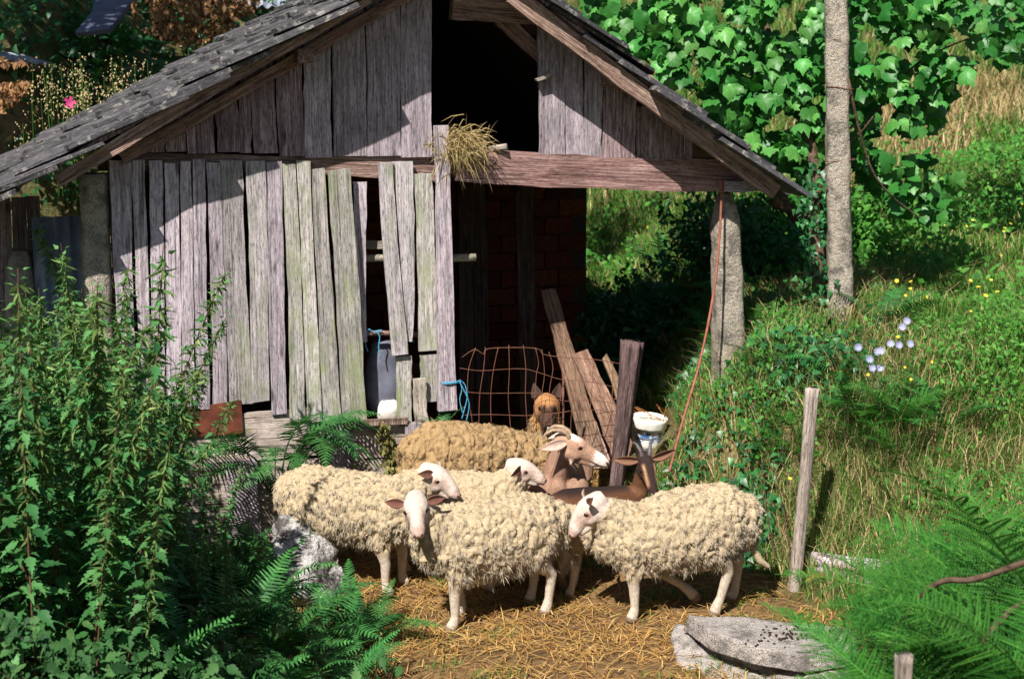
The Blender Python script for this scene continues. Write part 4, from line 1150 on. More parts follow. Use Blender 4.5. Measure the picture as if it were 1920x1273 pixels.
M['vine'] = leafmat('vine_leaf', (0.021, 0.12, 0.02), (0.052, 0.21, 0.035), (0.126, 0.34, 0.08), 0.2, 0.45, 0.35, 0.25)
M['grass'] = leafmat('grass_green', (0.034, 0.11, 0.012), (0.082, 0.20, 0.026), (0.189, 0.30, 0.06), 0.3, 0.6, 0.25, 0)
M['drygrass'] = leafmat('dry_grass', (0.20, 0.14, 0.06), (0.38, 0.28, 0.13), (0.58, 0.46, 0.26), 0.25, 0.7, 0.2, 0)
M['straw'] = leafmat('straw', (0.19, 0.085, 0.025), (0.44, 0.245, 0.07), (0.68, 0.46, 0.18), 0.15, 0.7, 0.25, 0)
M['deadleaf'] = leafmat('dead_leaf', (0.07, 0.032, 0.015), (0.20, 0.095, 0.04), (0.42, 0.24, 0.11), 0.15, 0.7, 0.2, 0)
M['stem'] = simple('green_stem', (0.10, 0.12, 0.045), 0.7, 0.2, 20, 0.4)
M['stem_red'] = simple('reddish_stem', (0.13, 0.06, 0.04), 0.7, 0.2, 20, 0.4)
M['bark'] = simple('bark', (0.10, 0.065, 0.045), 0.95, 0.1, 30, 0.6, 0.8)

def tris(F):                                    # fan every face
    out = []
    for f in F:
        for k in range(1, len(f) - 1): out.append((f[0], f[k], f[k + 1]))
    return np.array(out, np.int32)
def scatter_mesh(name, V0, F0, P, X, Yd, Z, scale, mat, tint):
    """copies of a small template at P with axes X, Yd, Z"""
    V0 = np.asarray(V0, np.float32); F0 = tris(F0) if not isinstance(F0, np.ndarray) else F0
    n, k = len(P), len(V0)
    s = np.asarray(scale)[:, None, None]
    V = P[:, None, :] + s * (V0[None, :, 0:1] * X[:, None, :] + V0[None, :, 1:2] * Yd[:, None, :] + V0[None, :, 2:3] * Z[:, None, :])
    F = (F0[None] + (np.arange(n) * k)[:, None, None]).reshape(-1, 3)
    return mesh(name, V.reshape(-1, 3), F, mat, True, {'tint': np.repeat(tint, k)})
def norm(a): return a / (np.linalg.norm(a, axis=1)[:, None] + 1e-9)
def leaf_axes(n, nrm, tip, rs, jn=0.5, jt=0.6):
    """random leaf frames: Y along the leaf, Z its face"""
    Z = norm(np.asarray(nrm) + rs.normal(0, jn, (n, 3)))
    Yd = np.asarray(tip) + rs.normal(0, jt, (n, 3))
    Yd = norm(Yd - Z * (Yd * Z).sum(1)[:, None])
    return np.cross(Yd, Z), Yd, Z
# leaf templates: base at origin, +y to the tip, z the face
VINE = [(0, 0.10, 0.02), (0, 0, 0.0), (-0.26, -0.10, -.03), (-0.34, 0.06, -.05), (-0.54, 0.10, -.10), (-0.44, 0.28, -.06), (-0.52, 0.50, -.12), (-0.30, 0.52, -.03), (-0.24, 0.74, -.08), (-0.12, 0.72, -.02), (0, 1.0, -.14),
        (0.12, 0.72, -.02), (0.24, 0.74, -.08), (0.30, 0.52, -.03), (0.52, 0.50, -.12), (0.44, 0.28, -.06), (0.54, 0.10, -.10), (0.34, 0.06, -.05), (0.26, -0.10, -.03)]
VINE = [(x, y * 0.95, z + (0.03 if k in (0,) else 0)) for k, (x, y, z) in enumerate(VINE)]
VINE[0] = (0, 0.36, 0.03)
for k_, f_ in ((3, 1.32), (17, 1.32), (5, 1.22), (15, 1.22), (7, 1.30), (13, 1.30), (9, 1.45), (11, 1.45)):
    x_, y_, z_ = VINE[k_]; VINE[k_] = (x_ * f_, 0.36 + (y_ - 0.36) * (1.0 if k_ in (3, 17) else 1.12), z_ - 0.01)
VINE_F = [(0, k, k + 1 if k < 18 else 1) for k in range(1, 19)]
IVY = [(0, 0.30, 0.02), (0, 0, 0), (-0.42, 0.06, -.06), (-0.24, 0.38, -.02), (0, 1.0, -.10), (0.24, 0.38, -.02), (0.42, 0.06, -.06)]
IVY_F = [(0, 2, 1), (0, 3, 2), (0, 4, 3), (0, 5, 4), (0, 6, 5), (0, 1, 6)]
OVAL = [(0, 0, 0), (-0.26, 0.34, -.04), (-0.16, 0.74, -.06), (0, 1, -.12), (0.16, 0.74, -.06), (0.26, 0.34, -.04), (0, 0.45, 0.03)]
OVAL_F = [(6, 1, 0), (6, 2, 1), (6, 3, 2), (6, 4, 3), (6, 5, 4), (6, 0, 5)]
LANCE = [(0, 0, 0), (-.20, .16, .03), (-.25, .32, .02), (-.17, .34, .02), (-.19, .50, .0), (-.12, .52, .0), (-.13, .68, -.04), (-.06, .70, -.05), (0, 1, -.16), (.06, .70, -.05), (.13, .68, -.04), (.12, .52, .0), (.19, .50, .0), (.17, .34, .02), (.25, .32, .02), (.20, .16, .03), (0, .3, -.03), (0, .6, -.05)]
LANCE_F = [(16, 2, 1, 0), (16, 4, 3, 2), (17, 6, 5, 4, 16), (17, 8, 7, 6), (17, 10, 9, 8), (17, 16, 12, 11, 10), (16, 14, 13, 12), (16, 0, 15, 14)]

# ---- fern fronds
def frond_mesh(name, L, npin, wmax, arch, mat, seed, pinn=False, st0=0.16):
    rs = random.Random(seed)
    V, F, T = [], [], []
    # rachis curve in x-z
    pts, p, an = [], Vector((0, 0, 0)), R(arch[0])
    n = 30
    for k in range(n + 1):
        pts.append(p.copy())
        an -= R(arch[1]) / n * (0.4 + 1.2 * k / n)
        p = p + Vector((math.cos(an), 0.10 * math.sin(k * 0.13 + seed), math.sin(an))) * (L / n)
    def pos(f):
        k = min(n - 1, int(f * n)); g_ = f * n - k
        return pts[k].lerp(pts[k + 1], g_), (pts[k + 1] - pts[k]).normalized()
    # stalk: three-sided
    b0 = len(V)
    for k in range(0, n + 1, 2):
        r = 0.004 * (1 - 0.85 * k / n) * (L / 0.6)
        q, t_ = pts[k], pos(k / n)[1]
        s_ = Vector((0, 1, 0)); c_ = t_.cross(s_)
        for a in range(3): V.append(tuple(q + s_ * (r * math.cos(a * 2.094)) + c_ * (r * math.sin(a * 2.094)))); T.append(1.2)
    m = n // 2
    for k in range(m):
        for a in range(3):
            a2 = (a + 1) % 3
            i0, i1, i2, i3 = b0 + k * 3 + a, b0 + k * 3 + a2, b0 + k * 3 + 3 + a2, b0 + k * 3 + 3 + a
            F += [(i0, i1, i2), (i0, i2, i3)]
    for k in range(npin):
        f = st0 + (1 - st0) * k / npin
        q, t_ = pos(f)
        g_ = (f - st0) / (1 - st0)
        prof = min(1, 0.45 + g_ * 3.2) * (1 - g_) ** 0.75
        for sd in (1, -1):
            lp = wmax * L * prof * rs.uniform(0.9, 1.08)
            if lp < 0.006: continue
            up = t_.cross(Vector((0, sd, 0))) * sd
            if up.z < 0: up = -up
            dr = (Vector((0, sd, 0)) * 0.9 + t_ * rs.uniform(0.28, 0.42) + up * rs.uniform(-0.05, 0.22)).normalized()
            w = (L * (1 - st0) / npin) * 0.46
            tn = rs.gauss(0, 0.6)
            if not pinn:
                seg = 6
                b = len(V)
                for j in range(seg + 1):
                    e = j / seg
                    c0 = q + dr * (lp * e) + t_ * (lp * 0.10 * e * e) - Vector((0, 0, 1)) * (lp * 0.20 * e * e)
                    ww = w * (1 - e) ** 0.6 * (1.0 if j % 2 else 0.72) if j < seg else 0.0005
                    V.append(tuple(c0 + t_ * ww + up * 0.15 * ww)); V.append(tuple(c0 - t_ * ww + up * 0.15 * ww)); T += [tn + rs.gauss(0, .2)] * 2
                for j in range(seg):
                    a = b + j * 2
                    F += [(a, a + 1, a + 3), (a, a + 3, a + 2)]
            else:
                mm = max(3, int(lp / (w * 0.55)))
                for j in range(mm):
                    e = (j + 0.5) / mm
                    c0 = q + dr * (lp * e) + t_ * (lp * 0.10 * e * e) - Vector((0, 0, 1)) * (lp * 0.16 * e * e)
                    for s2 in (1, -1):
                        l2 = w * 1.25 * (1 - e * 0.8)
                        d2 = (t_ * s2 + dr * 0.45).normalized()
                        tip = c0 + d2 * l2 - Vector((0, 0, l2 * 0.2))
                        hw = dr * (lp / mm * 0.46)
                        b = len(V)
                        V += [tuple(c0), tuple(c0 + d2 * (l2 * .5) + hw), tuple(tip), tuple(c0 + d2 * (l2 * .5) - hw)]; T += [tn + rs.gauss(0, .2)] * 4
                        F += [(b, b + 1, b + 2), (b, b + 2, b + 3)]
    return mesh(name, np.array(V, np.float32), np.array(F, np.int32), mat, True, {'tint': np.array(T)})
FR = [frond_mesh('frond', 0.62, 24, 0.24, a, M['fern'], k) for k, a in enumerate([(62, 75), (50, 60), (70, 100), (45, 85), (60, 50)])]
FRB = [frond_mesh('frond', 0.62, 18, 0.36, a, M['bracken'], 10 + k, True) for k, a in enumerate([(60, 60), (48, 70), (68, 80), (40, 40)])]
FRT = [frond_mesh('frond', 0.62, 26, 0.20, a, M['fern'], 30 + k, False, 0.42) for k, a in enumerate([(84, 120), (76, 100), (88, 140), (80, 150)])]
FRD = [frond_mesh('frond', 0.5, 20, 0.22, a, M['deadfern'], 20 + k) for k, a in enumerate([(50, 110), (30, 90)])]
def fern(name, label, p, n, size, fr, group, tilt=(0.0, 0.0), az=(0, 360), rs=rnd, cat='fern', lean=0.25):
    root = thing(name, label, cat, p, 0, group)
    for k in range(n):
        a = R(az[0] + (az[1] - az[0]) * (k + rs.uniform(-0.3, 0.3)) / max(1, n - (0 if az[1] - az[0] >= 350 else 1)))
        e = Euler((rs.uniform(-lean, lean), rs.uniform(-lean, lean) + tilt[0], 0)).to_matrix()
        m = Matrix.Rotation(a, 3, 'Z') @ e @ Matrix.Rotation(rs.uniform(-.3, .3), 3, 'X')
        obj('frond', rs.choice(fr), root, (0, 0, 0), m.to_euler(), size * rs.uniform(0.75, 1.15))
    return root

# ---- nettles
def nettle_meshes(seed, H):
    rs = np.random.default_rng(seed)
    nseg = 14
    bend = rs.normal(0, 0.10, 2)
    def c(f): return np.array([bend[0] * f * f * H, bend[1] * f * f * H, f * H])
    SV, SF = [], []
    for k in range(nseg + 1):
        f = k / nseg; r = 0.0045 * (1 - 0.65 * f)
        for a in range(4): SV.append(c(f) + np.array([math.cos(a * 1.5708) * r, math.sin(a * 1.5708) * r, 0]))
    for k in range(nseg):
        for a in range(4): SF.append((k * 4 + a, k * 4 + (a + 1) % 4, k * 4 + 4 + (a + 1) % 4, k * 4 + 4 + a))
    P, Y, Z, S_, T = [], [], [], [], []
    CP, CYd, CZ, CS = [], [], [], []
    z, node = H * 0.12, 0
    while z < H:
        f = z / H
        a0 = node * math.pi / 2 + rs.normal(0, 0.25)
        ls = 0.108 * (1 - 0.72 * f ** 2.2) * (0.85 + 0.3 * rs.random())
        for s in (0, math.pi):
            a = a0 + s + rs.normal(0, 0.15)
            d = np.array([math.cos(a), math.sin(a), 0])
            droop = rs.uniform(-0.75, 0.15) if f < 0.93 else rs.uniform(0.2, 0.8)
            st = c(f) + d * 0.045 * (1 - 0.6 * f)
            P.append(st); y = d + np.array([0, 0, droop]); Y.append(y)
            Z.append(np.array([0, 0, 1.0]) + d * 0.3 + rs.normal(0, 0.25, 3)); S_.append(ls); T.append(rs.normal(0, 0.7) + (0.9 if f > 0.85 else 0))
            # small leaves in the axil
            if f < 0.9:
                for q in range(2):
                    d2 = np.array([math.cos(a + rs.normal(0, .7)), math.sin(a + rs.normal(0, .7)), 0])
                    P.append(c(f) + d2 * 0.02); Y.append(d2 + np.array([0, 0, rs.uniform(-0.2, 0.9)])); Z.append(np.array([0, 0, 1.0]) + rs.normal(0, .4, 3)); S_.append(ls * rs.uniform(0.3, 0.55)); T.append(rs.normal(0.3, 0.7))
            if 0.38 < f < 0.97:
                for q in range(5):
                    d2 = d + rs.normal(0, 0.5, 3)
                    CP.append(c(f)); CYd.append(d2 * 0.8 + np.array([0, 0, -rs.uniform(0.1, 1.1)])); CZ.append(rs.normal(0, 1, 3)); CS.append(0.055 * rs.uniform(0.6, 1.3))
        z += 0.052 * (1.25 - 0.75 * f); node += 1
    def build(nm, tv, tf, P, Y, Z, Sc, T, mat):
        P, Y, Z = np.array(P), norm(np.array(Y)), norm(np.array(Z))
        Z = norm(Z - Y * (Y * Z).sum(1)[:, None])
        return scatter_mesh(nm, tv, tf, P, np.cross(Y, Z), Y, Z, np.array(Sc), mat, np.array(T))
    CAT = [(-.05, 0, 0), (.05, 0, 0), (.09, .35, .05), (-.06, .5, .0), (.05, .75, -.06), (0, 1, -.2)]
    CATF = [(0, 1, 2), (0, 2, 3), (3, 2, 4), (3, 4, 5)]
    lm = build('leaves', LANCE, LANCE_F, P, Y, Z, S_, T, M['nettle'])
    cm = build('catkins', CAT, CATF, CP, CYd, CZ, CS, rs.normal(0, 0.8, len(CP)), M['catkin'])
    return mesh('stem', SV, SF, M['stem_red'], True), lm, cm
NET = [nettle_meshes(100 + k, h) for k, h in enumerate([1.25, 1.45, 1.6, 1.35, 1.5, 1.1])]
def nettle_label(px, Y, h):
    if Y < 6.3: return 'lush nettle low in the thicket beside the shady ferns'
    if px > 300: return 'nettle at the thicket edge before the boarded panel'
    if px > 190: return ('tall nettle spire' if h > 1.35 else 'shorter nettle') + ' before the left end of the plank wall'
    if px > 60: return ('tall nettle spire' if h > 1.35 else 'shorter nettle') + ' before the corrugated sheet and granite post'
    return ('tall nettle spire' if h > 1.35 else 'shorter nettle') + ' in the thicket away from the barn wall'
def nettle(p, rs, sc, label, lean=0.17):
    st, lm, cm = rs.choice(NET)
    r = thing('nettle', label, 'nettle', p, rs.uniform(0, 6.28), 'nettle thicket')
    r.rotation_euler = (rs.uniform(-lean, lean), rs.uniform(-lean, lean), rs.uniform(0, 6.28)); r.scale = (sc,) * 3
    obj('stem', st, r)
    o = obj('leaves', lm, r); o['kind'] = 'stuff'
    o = obj('catkins', cm, r); o['kind'] = 'stuff'
nr_ = random.Random(5)
placed = []
def top_limit(px):                              # upper outline of the thicket in the photograph
    return np.interp(px, [-200, 0, 60, 90, 130, 170, 245, 262, 300, 340, 400, 470, 520], [600, 560, 500, 410, 440, 520, 400, 450, 580, 680, 800, 960, 1010])
tries = 0
while len(placed) < 200 and tries < 9000:
    tries += 1
    Y = nr_.uniform(5.3, 8.35)
    X = nr_.uniform(-3.6, -0.95)
    if Y > 8.84 + (X + 1.68) * 0.268 - 0.18: continue
    if any((X - a) ** 2 + (Y - b) ** 2 < 0.08 ** 2 for a, b in placed): continue
    z = gz(X, Y)
    dist = (Y * cp - (z - CAMZ) * sp)
    px = CX + FPX * X / dist
    if px < -190 or px > 460: continue
    if px > 300 and Y < 7.0: continue
    # tallest stem that keeps under the outline
    yl = top_limit(px) + (nr_.uniform(-10, 40) if nr_.random() < 0.14 else nr_.uniform(70, 230))
    d_ = ray(px, yl); zt = CAMZ + d_.z * (Y / d_.y)
    h = zt - z
    if h < 0.45: continue
    h = min(h, 1.85)
    placed.append((X, Y))
    st = nr_.randrange(6)
    nettle((X, Y, z - 0.02), nr_, h / 1.42, nettle_label(px, Y, h))
print('nettles', len(placed), tries)

# ---- blades of grass, straw
def blades(name, P, H, W, lean, mat, seed, tint, flat=False, head=None):
    rs = np.random.default_rng(seed); n = len(P)
    az = rs.uniform(0, 6.283, n)
    d = np.stack([np.cos(az), np.sin(az), np.zeros(n)], 1)
    sd = np.stack([-np.sin(az), np.cos(az), np.zeros(n)], 1)
    az2 = az + rs.normal(0, 1.0, n); sd2 = np.stack([-np.sin(az2), np.cos(az2), np.zeros(n)], 1)
    up = np.array([0, 0, 1.0])[None]
    ln = lean * rs.uniform(0.3, 1.3, n)
    if flat:
        tl = rs.normal(0.03, 0.10, n)
        a = P - d * (H / 2)[:, None] - up * (tl * H * 0.2)[:, None]
        b = P + sd * (H * rs.normal(0, 0.06, n))[:, None] + up * (0.006 + rs.random(n) * 0.02)[:, None]
        c = P + d * (H / 2)[:, None] + up * (tl * H)[:, None]
        V = np.stack([a - sd * W[:, None], a + sd * W[:, None], b - sd * W[:, None], b + sd * W[:, None], c], 1)
    else:
        m = P + d * (H * ln * 0.35)[:, None] + up * (H * 0.6)[:, None]
        t_ = P + d * (H * ln)[:, None] + up * (H * (1 - 0.35 * ln))[:, None]
        V = np.stack([P - sd2 * W[:, None], P + sd2 * W[:, None], m - sd2 * (W * 0.8)[:, None], m + sd2 * (W * 0.8)[:, None], t_], 1)
    f0 = np.array([(0, 1, 3), (0, 3, 2), (2, 3, 4)])
    F = (f0[None] + (np.arange(n) * 5)[:, None, None]).reshape(-1, 3)
    me = mesh(name, V.reshape(-1, 3), F, mat, False, {'tint': np.repeat(tint, 5)})
    return me
def stuff(name, me, label):
    o = obj(name, me); o['kind'] = 'stuff'; o['label'] = label
    return o
def in_view(X, Y, m=90, ztop=0.5):
    z = height(X, Y)
    d = Y * cp - (z - CAMZ) * sp
    px = CX + FPX * X / d; py = CY - FPX * ((z - CAMZ) * cp + Y * sp) / d
    return (px > -m) & (px < 1920 + m) & (py > -m) & (py < 1273 + 3 * m), px, py, z
def wallv(X, Y): return (X - WO.x) * -math.sin(ANG) + (Y - WO.y) * math.cos(ANG)
def wallu(X, Y): return (X - WO.x) * math.cos(ANG) + (Y - WO.y) * math.sin(ANG)
def inbarn(X, Y):
    u, v = wallu(X, Y), wallv(X, Y)
    return (v > -0.05) & (v < 2.7) & (u > -1.2) & (u < 3.2) & (height(X, Y) < 0.45)
M['undergrowth'] = leafmat('undergrowth_leaf', (0.014, 0.05, 0.014), (0.03, 0.095, 0.026), (0.075, 0.17, 0.05), 0.2, 0.6, 0.2, 0)
rs = np.random.default_rng(77)
# straw over the yard
n = 26000
X = rs.uniform(-1.9, 2.2, n); Y = rs.uniform(5.9, 10.6, n)
ym = yard_mask(X, Y)
keep = (rs.random(n) < ym * (0.25 + 1.2 * sstep(0.36, 0.56, fbm(X * 1.6, Y * 1.6, 21))))
X, Y = X[keep], Y[keep]; n = len(X)
P = np.stack([X, Y, height(X, Y) + rs.uniform(0.002, 0.02, n)], 1)
stuff('straw', blades('straw', P, rs.uniform(0.05, 0.20, n), rs.uniform(0.0012, 0.003, n), 0, M['straw'], 1, rs.normal(0, 0.8, n), True), 'golden straw strewn over the yard')
# yard grass tufts
n = 4200
cx_ = rs.uniform(-1.6, 2.0, 90); cy_ = rs.uniform(6.0, 8.6, 90)
k = rs.integers(0, 90, n)
X = cx_[k] + rs.normal(0, 0.07, n); Y = cy_[k] + rs.normal(0, 0.05, n)
P = np.stack([X, Y, height(X, Y) - 0.005], 1)
stuff('yard_grass', blades('yard_grass', P, rs.uniform(0.02, 0.075, n), rs.uniform(0.0015, 0.003, n), 0.9, M['grass'], 2, rs.normal(0.2, 0.8, n)), 'short green grass tufts among the straw')

# hillside grass: dense near, thinner far
def bank_points(n, ylo, yhi, xlo, xhi, rs):
    X = rs.uniform(xlo, xhi, n); Y = rs.uniform(ylo, yhi, n)
    v, px, py, z = in_view(X, Y)
    ym = yard_mask(X, Y)
    k = v & (ym < 0.5) & ~inbarn(X, Y)
    return X[k], Y[k], z[k], px[k], py[k]
dryf = lambda X, Y: sstep(0.47, 0.60, fbm(X * 0.55 + 3, Y * 0.40, 31))
V_all = []
for (nm, n, a, b, c, d_, hlo, hhi, w, lab) in [
        ('bank_grass', 60000, 7.4, 11.5, 0.6, 4.6, 0.07, 0.30, 0.0026, 'green grass on the bank beside the barn'),
        ('hillside_grass', 62000, 11.5, 19.0, 0.3, 7.5, 0.06, 0.22, 0.0045, 'rough grass on the hillside behind the vine pillar'),
        ('far_grass', 40000, 19.0, 36.0, 0.0, 14.0, 0.15, 0.5, 0.009, 'grass on the far hillside')]:
    X, Y, z, px, py = bank_points(n, a, b, c, d_, rs)
    dr = dryf(X, Y) * sstep(1.8, 3.2, X) if a > 11 else dryf(X, Y) * 0.35
    isd = rs.random(len(X)) < 0.12 + 0.75 * dr
    P = np.stack([X, Y, z - 0.01], 1)
    hh = rs.uniform(hlo, hhi, len(X)) * (0.6 + 0.9 * fbm(X * 1.2, Y * 1.2, 5))
    for flag, mat, sfx in ((False, 'grass', ''), (True, 'drygrass', '_dry')):
        m = isd == flag
        stuff(('dry_' if flag else '') + nm, blades(nm, P[m], hh[m] * (1.15 if flag else 1), np.full(m.sum(), w), 0.75, M[mat], 3, rs.normal(0, 0.8, m.sum())), ('dry straw coloured ' + lab.replace('green ', '').replace('rough ', '')) if flag else lab)

# leafy ground cover on the bank: ivy low, herbs among it
def cover(nm, lab, n, a, b, c, d_, tv, tf, mat, size, lift, dens, seed, zmin=0.02, tip=(0, -0.4, -0.6), up=(-0.15, -0.75, 0.75)):
    rs = np.random.default_rng(seed)
    X = rs.uniform(c, d_, n); Y = rs.uniform(a, b, n)
    v, px, py, z = in_view(X, Y)
    k = v & (rs.random(n) < dens(X, Y, px, py, z)) & (yard_mask(X, Y) < 0.6) & ~inbarn(X, Y)
    X, Y, z = X[k], Y[k], z[k]; m = len(X)
    P = np.stack([X, Y, z + rs.random(m) ** 1.3 * lift * (0.4 + 1.2 * fbm(X * 2.3, Y * 2.3, seed))], 1)
    ax = leaf_axes(m, up, tip, rs, 0.55, 0.7)
    return stuff(nm, scatter_mesh(nm, tv, tf, P, *ax, size * rs.uniform(0.5, 1.3, m), M[mat], rs.normal(0, 0.9, m)), lab)
cover('ivy_cover', 'dark glossy ivy covering the bank beneath the granite post', 20000, 8.3, 10.8, 0.5, 3.0, IVY, IVY_F, 'ivy', 0.055, 0.26, lambda X, Y, px, py, z: sstep(0.30, 0.5, fbm(X * 1.1, Y * 1.1, 8)) * sstep(1750, 1500, px) * (py > 470), 61)
cover('bank_herbs', 'small leaved green herbs on the sunny bank', 26000, 7.6, 10.2, 0.8, 4.5, OVAL, OVAL_F, 'herb', 0.036, 0.24, lambda X, Y, px, py, z: sstep(0.36, 0.52, fbm(X * 1.7, Y * 1.7, 12)), 62)
cover('hill_herbs', 'leafy herbs and brambles on the hillside', 34000, 10.2, 20, 0.4, 8.0, OVAL, OVAL_F, 'herb', 0.075, 0.30, lambda X, Y, px, py, z: sstep(0.34, 0.52, fbm(X * 0.7, Y * 0.7, 15)) * (1 - 0.9 * dryf(X, Y)), 63)
cover('undergrowth', 'dark leafy undergrowth below the ferns and nettles', 8000, 4.8, 8.3, -3.4, -0.45, LANCE, LANCE_F, 'undergrowth', 0.075, 0.34, lambda X, Y, px, py, z: sstep(-0.55, -1.1, X + 0.22 * (Y - 7)), 64)

# ---- ferns, each a plant of fronds
fr_ = random.Random(17)
def fern_px(label, px, py, n, size, fr=FR, group='ferns round the yard', dz=0.0, Y=None, **kw):
    p = ground(px, py) if Y is None else at(px, py, Y)
    return fern(kw.pop('name', 'fern'), label, (p.x, p.y, p.z + dz), n, size, fr, group, rs=fr_, **kw)
# over the boarded panel: hanging fern rooted at the wall foot among nettles
u_, z_ = wall(532, 1000, 0.10)
p = WO + WU * u_ + WN * 0.11
fern('fern', 'tall arching fern in front of the boarded panel, casting a comb shadow', (p.x, p.y, 0.30), 11, 1.55, FRT, 'ferns by the barn wall', rs=fr_, lean=0.14, az=(-75, 30))
fern('fern', 'tall arching fern against the boarded panel leaning towards the nettles', (p.x - 0.05, p.y, 0.28), 11, 1.5, FRT, 'ferns by the barn wall', rs=fr_, lean=0.14, az=(150, 275))
p = WO + WU * wall(830, 800, 0.16)[0] + WN * 0.14
fern('fern', 'small bright fern tuft at the foot of the corner post', (p.x, p.y, wall(830, 785, 0.14)[1] - 0.12), 8, 0.42, FR, 'ferns by the barn wall', rs=fr_)
LBL_L = 'dark green fern in the shady corner before the nettles'
for (px, py, n, s) in [(500, 1150, 9, 0.95), (640, 1235, 8, 0.80), (700, 1200, 7, 0.62), (520, 1262, 9, 0.95), (430, 1215, 9, 0.9), (660, 1040, 7, 0.42), (660, 1200, 8, 0.75), (560, 1215, 9, 0.95), (470, 1060, 8, 0.75), (470, 1110, 8, 0.8), (660, 1290, 8, 0.7), (330, 1290, 8, 0.9), (560, 1330, 9, 0.8), (250, 1330, 8, 0.9), (420, 1340, 9, 0.9)]:
    fern_px(LBL_L, px, py, n, s, group='ferns in the shady corner')
LBL_B = 'green fern growing among the ivy on the bank'
for k in range(30):
    px, py = fr_.uniform(1200, 1800), fr_.uniform(520, 880)
    if px < 1330 and py < 560: continue
    LBL_B = 'fern among the ivy below the granite post' if px < 1420 else ('fern under the vine trunk and pillar' if py < 640 and px < 1640 else ('fern round the chicory flowers on the bank' if px > 1560 and py < 760 else 'fern on the bank behind the pale leaning post'))
    fern_px(LBL_B, px, py, fr_.randint(5, 8), fr_.uniform(0.45, 0.85), fr_.choice([FR, FRB]), group='ferns on the bank')
LBL_S = 'fern growing in the shade behind the open bay of the barn'
for k in range(14):
    X, Y = fr_.uniform(0.8, 2.4), fr_.uniform(11.2, 13.6)
    fern('fern', LBL_S, (X, Y, gz(X, Y)), 7, fr_.uniform(0.8, 1.2), FR, 'ferns behind the barn', rs=fr_)
LBL_F = 'bright green bracken on the bank around the short pale stake'
for (X, Y, n, s) in [(1.40, 4.75, 9, 1.1), (1.58, 4.5, 9, 1.25), (1.75, 5.0, 10, 1.2), (1.52, 5.3, 9, 1.05), (1.9, 5.5, 10, 1.25), (1.32, 4.35, 8, 0.85), (2.1, 5.9, 9, 1.3), (1.68, 5.75, 8, 1.0), (2.0, 5.2, 9, 1.35), (1.5, 5.0, 8, 1.0), (1.75, 4.7, 9, 1.3), (2.25, 6.4, 9, 1.4), (1.2, 4.6, 7, 0.7), (1.6, 4.2, 8, 1.0), (1.9, 4.8, 9, 1.5), (1.42, 5.55, 7, 0.75), (1.30, 5.0, 7, 0.6), (1.62, 5.1, 9, 1.2), (1.82, 5.25, 9, 1.35), (1.66, 4.85, 9, 1.2), (1.5, 4.65, 9, 1.0), (2.05, 5.55, 9, 1.5), (1.95, 6.1, 9, 1.2), (1.42, 4.5, 8, 0.85), (2.1, 5.7, 10, 1.45), (2.2, 5.5, 10, 1.55), (2.1, 5.9, 10, 1.35), (2.3, 6.0, 10, 1.5), (1.95, 5.1, 10, 1.4), (1.75, 5.45, 9, 1.1), (2.2, 6.5, 9, 1.3), (2.05, 6.75, 9, 1.1), (2.25, 6.9, 9, 1.25), (2.4, 6.7, 9, 1.3), (2.45, 7.1, 9, 1.25), (2.2, 7.2, 8, 1.0), (1.95, 6.95, 8, 0.85), (2.5, 6.4, 9, 1.3)]:
    LBL_F = 'bright green bracken on the bank around the short pale stake' if Y < 6.2 else 'bracken further up the bank between the stone slab and split logs'
    fern('bracken', LBL_F, (X, Y, gz(X, Y) - 0.02), n, s, FRB, 'bracken on the bank by the stake', rs=fr_, cat='bracken')
for (px, py, n, s, lab) in [(1560, 1090, 5, 0.4, 'withered rust brown fern lying over the split log'), (530, 1195, 4, 0.35, 'withered brown fern lying among the green ferns'), (1305, 545, 5, 0.5, 'withered brown fern hanging beside the granite post'), (1490, 520, 5, 0.5, 'withered brown fern below the vine trunk')]:
    fern_px(lab, px, py, n, s, FRD, group='withered ferns')

# ---- the grapevine
def blob_points(n, poly, y0, y1, rs):
    """points in the volume seen through a pixel polygon between two depths"""
    poly = np.array(poly, float)
    x0, x1, a, b = poly[:, 0].min(), poly[:, 0].max(), poly[:, 1].min(), poly[:, 1].max()
    out = []
    while len(out) < n:
        px, py = rs.uniform(x0, x1), rs.uniform(a, b)
        ins = False; j = len(poly) - 1
        for i_ in range(len(poly)):
            if (poly[i_, 1] > py) != (poly[j, 1] > py) and px < (poly[j, 0] - poly[i_, 0]) * (py - poly[i_, 1]) / (poly[j, 1] - poly[i_, 1]) + poly[i_, 0]: ins = not ins
            j = i_
        if not ins: continue
        if vnoise(np.array(px / 45.0), np.array(py / 45.0), 5) < 0.24: continue
        out.append(tuple(at(px, py, y0 + (y1 - y0) * rs.random() ** 1.3)))
    return np.array(out)
vroot = ground(1532, 620)
vine = thing('grapevine', 'sprawling grapevine trained over wires around the tall granite pillar', 'grapevine', (vroot.x, vroot.y, vroot.z - 0.05))
vo = np.array(vine.location)
rv = np.random.default_rng(91)
A = blob_points(1700, [(1070, -60), (1548, -60), (1548, 325), (1500, 335), (1440, 300), (1390, 262), (1320, 190), (1250, 140), (1170, 85), (1100, 30)], 10.05, 11.6, rv)
B = blob_points(800, [(1588, -60), (1790, -60), (1850, 60), (1790, 170), (1750, 240), (1690, 250), (1640, 330), (1592, 330)], 10.05, 11.2, rv)
B2 = blob_points(110, [(1600, 230), (1720, 260), (1800, 330), (1770, 420), (1690, 400), (1620, 330)], 10.1, 10.8, rv)
Cc = blob_points(2600, [(1100, -60), (1990, -60), (1990, 120), (1900, 140), (1830, 80), (1700, 150), (1500, 180), (1300, 120), (1200, 60)], 12.2, 15.5, rv)
allp = np.vstack([A, B, B2, Cc])
m = len(allp)
